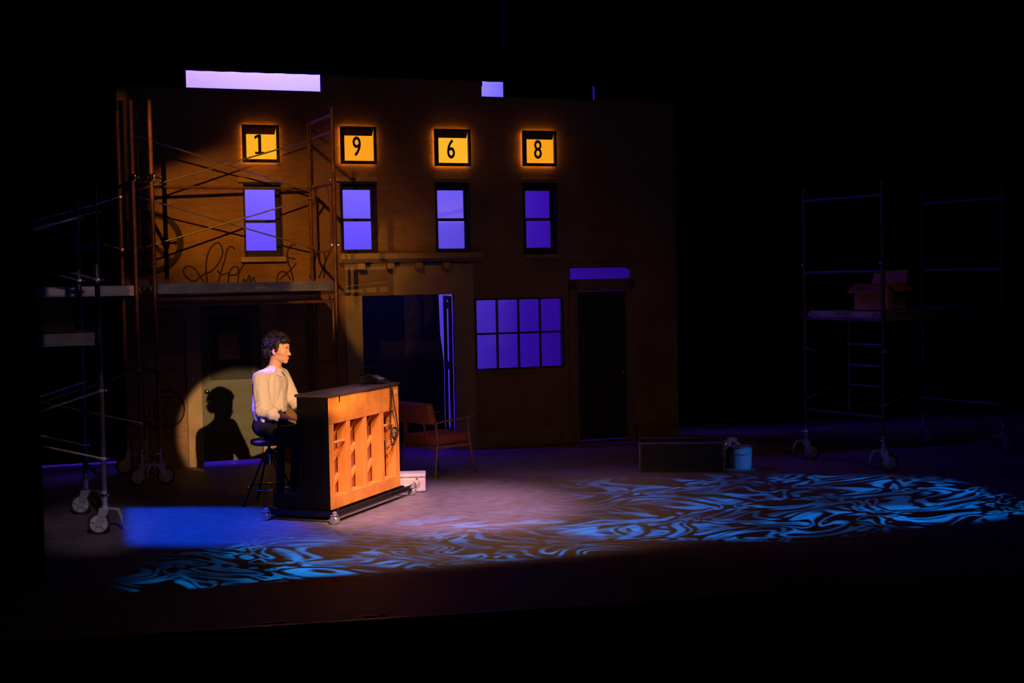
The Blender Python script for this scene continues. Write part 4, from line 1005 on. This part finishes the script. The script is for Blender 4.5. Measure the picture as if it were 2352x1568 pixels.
bm = newbm(); tube(bm, [(.052 + .072 * math.cos(a * math.pi / 10 + math.pi), .074 * math.sin(a * math.pi / 10 + math.pi), 1.396 - .10 * (.078 + .078 * math.cos(a * math.pi / 10 + math.pi))) for a in range(-8, 9)], .013, 6); obj('collar_band', bm, M_SHIRT, shirt, smooth=True)
bm = newbm()
for k in range(5): ball(bm, (.165 + (.008 if k > 1 else -.02 * (2 - k)), .0, 1.30 - k * .075), .006, seg=8)
obj('buttons', bm, mat('shirt_button', (.5, .42, .38), .4, vary=.1), shirt, kind='stuff')
# trousers, belt, shoes
bm = newbm()
capsule(bm, (-.015, .06, .915), (-.01, .07, .80), .110, .120); capsule(bm, (-.015, -.06, .915), (-.01, -.07, .80), .110, .120); capsule(bm, (-.055, .06, .80), (-.055, -.06, .80), .115, .115)
for s in (1, -1):
    capsule(bm, (0, s * .09, .785), KN[s], .106, .080); capsule(bm, KN[s], (AN[s][0], AN[s][1], .225), .076, .056)
tr = obj('trousers', bm, M_TROUSER, pe)
remesh(tr, .007, 5, lambda co: pnoise(co * 11) * .008 + pnoise(co * 26) * .004)
bm = newbm(); tube(bm, [(-.012 + .135 * math.cos(a * math.pi / 16), .183 * math.sin(a * math.pi / 16), .925) for a in range(32)], .016, 6, closed=True); obj('belt', bm, M_SHOE, tr)
for s in (1, -1):
    bm = newbm(); x, y = AN[s][0], AN[s][1]
    capsule(bm, (x - .035, y, .045 + FZ), (x + .05, y, .045 + FZ), .040, .038); capsule(bm, (x + .05, y, .042 + FZ), (x + .12, y + s * .012, .036 + FZ), .042, .032); capsule(bm, (x - .01, y, .05 + FZ), (x - .01, y, .10 + FZ), .042, .044); sh = obj('shoe', bm, M_SHOE, pe); remesh(sh, .006, 3)
    bm = newbm(); prism(bm, [(x - .075, y - .036, FZ), (x + .05, y - .042, FZ), (x + .14, y - .026, FZ), (x + .155, y + .01, FZ), (x + .13, y + .040, FZ), (x + .05, y + .044, FZ), (x - .075, y + .036, FZ)], (0, 0, .016)); obj('sole', bm, M_RUBBER, sh)

# ------------------------------------------------------------------ cream case, chair, trunk, bucket
c0, c1 = G(905, 1132), G(978, 1130); dd = c1 - c0; cyaw = math.atan2(dd.y, dd.x)
cs = thing('carrying_case', 'cream hard-sided case with metal latches on the floor behind the piano', 'case', c1, cyaw)
M_CREAM = mat('cream_vinyl', (.78, .66, .48), .55, vary=.08, vscale=30, bump=.1)
bm = newbm(); box(bm, (-.50, 0, .006), (0, .26, .157), .018); obj('body', bm, M_CREAM, cs)
bm = newbm(); box(bm, (-.502, -.002, .158), (.002, .262, .196), .016); obj('lid', bm, M_CREAM, cs)
for x in (-.32, -.09):
    bm = newbm(); box(bm, (x - .009, -.004, .140), (x + .009, .0, .172), .002); bar(bm, (x - .012, -.008, .155), (x + .014, -.012, .150), .004, 6); obj('latch', bm, M_CHROME, cs)
bm = newbm()
for k in range(6): tube(bm, [(-.13 + .012 * k, -.002, .03 + .015 * (k % 3)), (-.11 + .01 * k, -.003, .05 + .013 * (k % 4)), (-.12 + .012 * k, -.002, .075 + .01 * k)], .0018, 4)
obj('scuffs', bm, M_RUBBER, cs, kind='stuff')

BL, BR, FR_ = G(918, 1088), G(1003, 1100), G(1080, 1090)
ax_ = (BR - BL).normalized(); chy = math.atan2(ax_.y, ax_.x) + rad(90)      # local +x = forward of the chair
chl = thing('armchair', 'orange-cushioned armchair with slim wooden legs behind the piano', 'chair', (BL + BR) / 2, chy)
M_CW_ = wood('teak', (.46, .24, .11), (.30, .14, .06), .4, (6, 6, 6)); M_OR = mat('burnt_orange_fabric', (.62, .15, .055), .85, vary=.2, vscale=14, bump=.3, bscale=200)
hw = (BR - BL).length / 2
for s in (-1, 1):
    bm = newbm(); tube(bm, [(-.02, s * hw, .0), (.06, s * (hw - .04), .42), (.05, s * (hw - .05), .64)], [.011, .018, .014], 10); obj('leg', bm, M_CW_, chl, smooth=True)
    bm = newbm(); tube(bm, [(.60, s * hw, .0), (.54, s * (hw - .03), .42), (.53, s * (hw - .03), .63)], [.011, .018, .014], 10); obj('leg', bm, M_CW_, chl, smooth=True)
    bm = newbm(); tube(bm, [(-.01, s * (hw - .035), .625), (.25, s * (hw - .02), .645), (.52, s * (hw - .015), .655), (.63, s * (hw - .01), .675)], [.014, .020, .022, .012], 8, flat=Vector((0, 0, .7))); obj('armrest', bm, M_CW_, chl, smooth=True)
    bm = newbm(); beam(bm, (.05, s * (hw - .04), .345), (.55, s * (hw - .03), .345), .022, .035); obj('side_rail', bm, M_CW_, chl)
for x in (.05, .55):
    bm = newbm(); beam(bm, (x, -hw + .04, .34), (x, hw - .04, .34), .022, .035); obj('cross_rail', bm, M_CW_, chl)
bm = newbm(); box(bm, (.03, -hw + .055, .365), (.60, hw - .055, .475), .03); obj('seat_cushion', bm, M_OR, chl, smooth=True)
bm = newbm(); v = box(bm, (-.045, -hw - .0, 0), (.045, hw + .0, .235), .025, Matrix.Translation((-.02, 0, .625)) @ Matrix.Rotation(rad(-14), 4, 'Y')); obj('back_cushion', bm, M_OR, chl, smooth=True)
for s in (-1, 1):
    bm = newbm(); beam(bm, (.0, s * .16, .45), (-.07, s * .16, .84), .03, .014, up=(1, 0, 0)); obj('back_stay', bm, M_CW_, chl)

t0, t1_ = G(1470, 1084), G(1663, 1083); td = t1_ - t0; tyaw = math.atan2(td.y, td.x); tl = td.length
tk = thing('trunk', 'long black road trunk with worn metal edging on the right of the stage', 'trunk', t0, tyaw)
bm = newbm(); box(bm, (.008, .008, .012), (tl - .008, .45, .325), .004); obj('body', bm, mat('black_fibre', (.012, .013, .014), .6, vary=.3), tk)
M_EDGE = mat('worn_metal_edging', (.30, .25, .22), .45, .6, vary=.6, vscale=14)
bm = newbm(); holed(bm, 0, tl, 0.0, .34, [(.045, tl - .05, .045, .305)], -.004, .004)
for (cx_, cz_, sx_, sz_) in ((.045, .045, 1, 1), (tl - .05, .045, -1, 1), (.045, .305, 1, -1), (tl - .05, .305, -1, -1)):
    R0 = .05; prism(bm, [(cx_, -.004, cz_), (cx_ + sx_ * R0, -.004, cz_)] + [(cx_ + sx_ * R0 * (1 - math.sin(a * math.pi / 10)), -.004, cz_ + sz_ * R0 * (1 - math.cos(a * math.pi / 10))) for a in range(1, 5)] + [(cx_, -.004, cz_ + sz_ * R0)], (0, .008, 0))
obj('front_edging', bm, mat('dark_edging', (.045, .042, .04), .5, .3, vary=.4), tk)
bm = newbm()
for a, b in (((0, 0, .333), (tl, 0, .333)), ((0, .456, .333), (tl, .456, .333)), ((0, 0, .333), (0, .456, .333)), ((tl, 0, .333), (tl, .456, .333)), ((0, 0, 0), (0, 0, .333)), ((tl, 0, 0), (tl, 0, .333))):
    beam(bm, a, b, .022, .020, up=(0, 0, 1) if abs(a[2] - b[2]) < .1 else (0, 1, 0), bev=.004)
obj('corner_edging', bm, M_EDGE, tk)
bm = newbm()
for x in (.25, .55, .80): box(bm, (x - .02, -.010, .235), (x + .02, -.004, .265), .002)
obj('latches', bm, mat('dark_latch', (.06, .06, .07), .4, .6, vary=.3), tk, kind='stuff')
bm = newbm(); tube(bm, [(tl + .005, .12, .16), (tl + .022, .13, .15), (tl + .022, .25, .15), (tl + .005, .26, .16)], .011, 8); obj('handle', bm, M_CASTER, tk)

bc = G(1702, 1077); bc = bc + Vector((.02, 0, 0)); bk = thing('bucket', 'pale bucket with a rolled rim, lit blue on its right flank, beside the trunk', 'bucket', bc + Vector((0, .06, 0)), 0)
bm = newbm(); lathe(bm, [(.104, 0), (.108, .004), (.122, .245), (.126, .245), (.128, .262), (.118, .262), (.116, .240), (.103, .012), (.001, .010)], seg=36); o = obj('body', bm, mat('pale_grey_plastic', (.46, .45, .47), .45, vary=.15), bk); smooth_by_angle(o)
bm = newbm(); tube(bm, [(.126 * math.cos(a * math.pi / 18), .126 * math.sin(a * math.pi / 18), .256) for a in range(36)], .008, 6, closed=True); obj('rim', bm, mat('dusty_rim', (.45, .30, .28), .6, vary=.3), bk, smooth=True)
bm = newbm(); tube(bm, [(.13 * math.cos(a * math.pi / 12), -.02 - .11 * math.sin(a * math.pi / 12), .245 - .07 * math.sin(a * math.pi / 12)) for a in range(13)], .003, 5); obj('bail_handle', bm, M_BRACE, bk)
# crumpled shiny things in a black bag between trunk and bucket
bgp = G(1672, 1076); bg = thing('black_bag', 'small black bag with crumpled shiny foil sticking out, wedged between trunk and bucket', 'bag', bgp + Vector((.008, -.01, 0)), .0)
bm = newbm(); ball(bm, (0, 0, .12), (.028, .085, .12), seg=16); ball(bm, (.0, 0, .24), (.03, .06, .05), seg=12); o = obj('body', bm, mat('black_nylon', (.01, .01, .012), .5, vary=.3), bg); remesh(o, .008, 2, lambda co: pnoise(co * 22) * .010)
o.location.z = .0
M_FOIL = mat('crumpled_foil', (.80, .78, .82), .25, .9, vary=.15, bump=.6, bscale=60)
for (x, y, z, dx, dz, sc_) in ((-.035, -.06, .29, -.2, .3, .038), (.0, -.06, .335, .3, .5, .026), (.055, -.05, .345, .6, .1, .026), (.10, -.05, .29, .5, -.3, .024)):
    bm = newbm(); bmesh.ops.create_icosphere(bm, subdivisions=2, radius=1)
    for v in bm.verts:
        v.co = Vector((v.co.x * (1 + abs(dx)), v.co.y * .5, v.co.z * (1 + abs(dz)))) * sc_ * (1 + .7 * pnoise(v.co * 2.3 + Vector((x * 90, 0, z * 50)))) + Vector((x, y, z))
    obj('foil', bm, M_FOIL, bg)
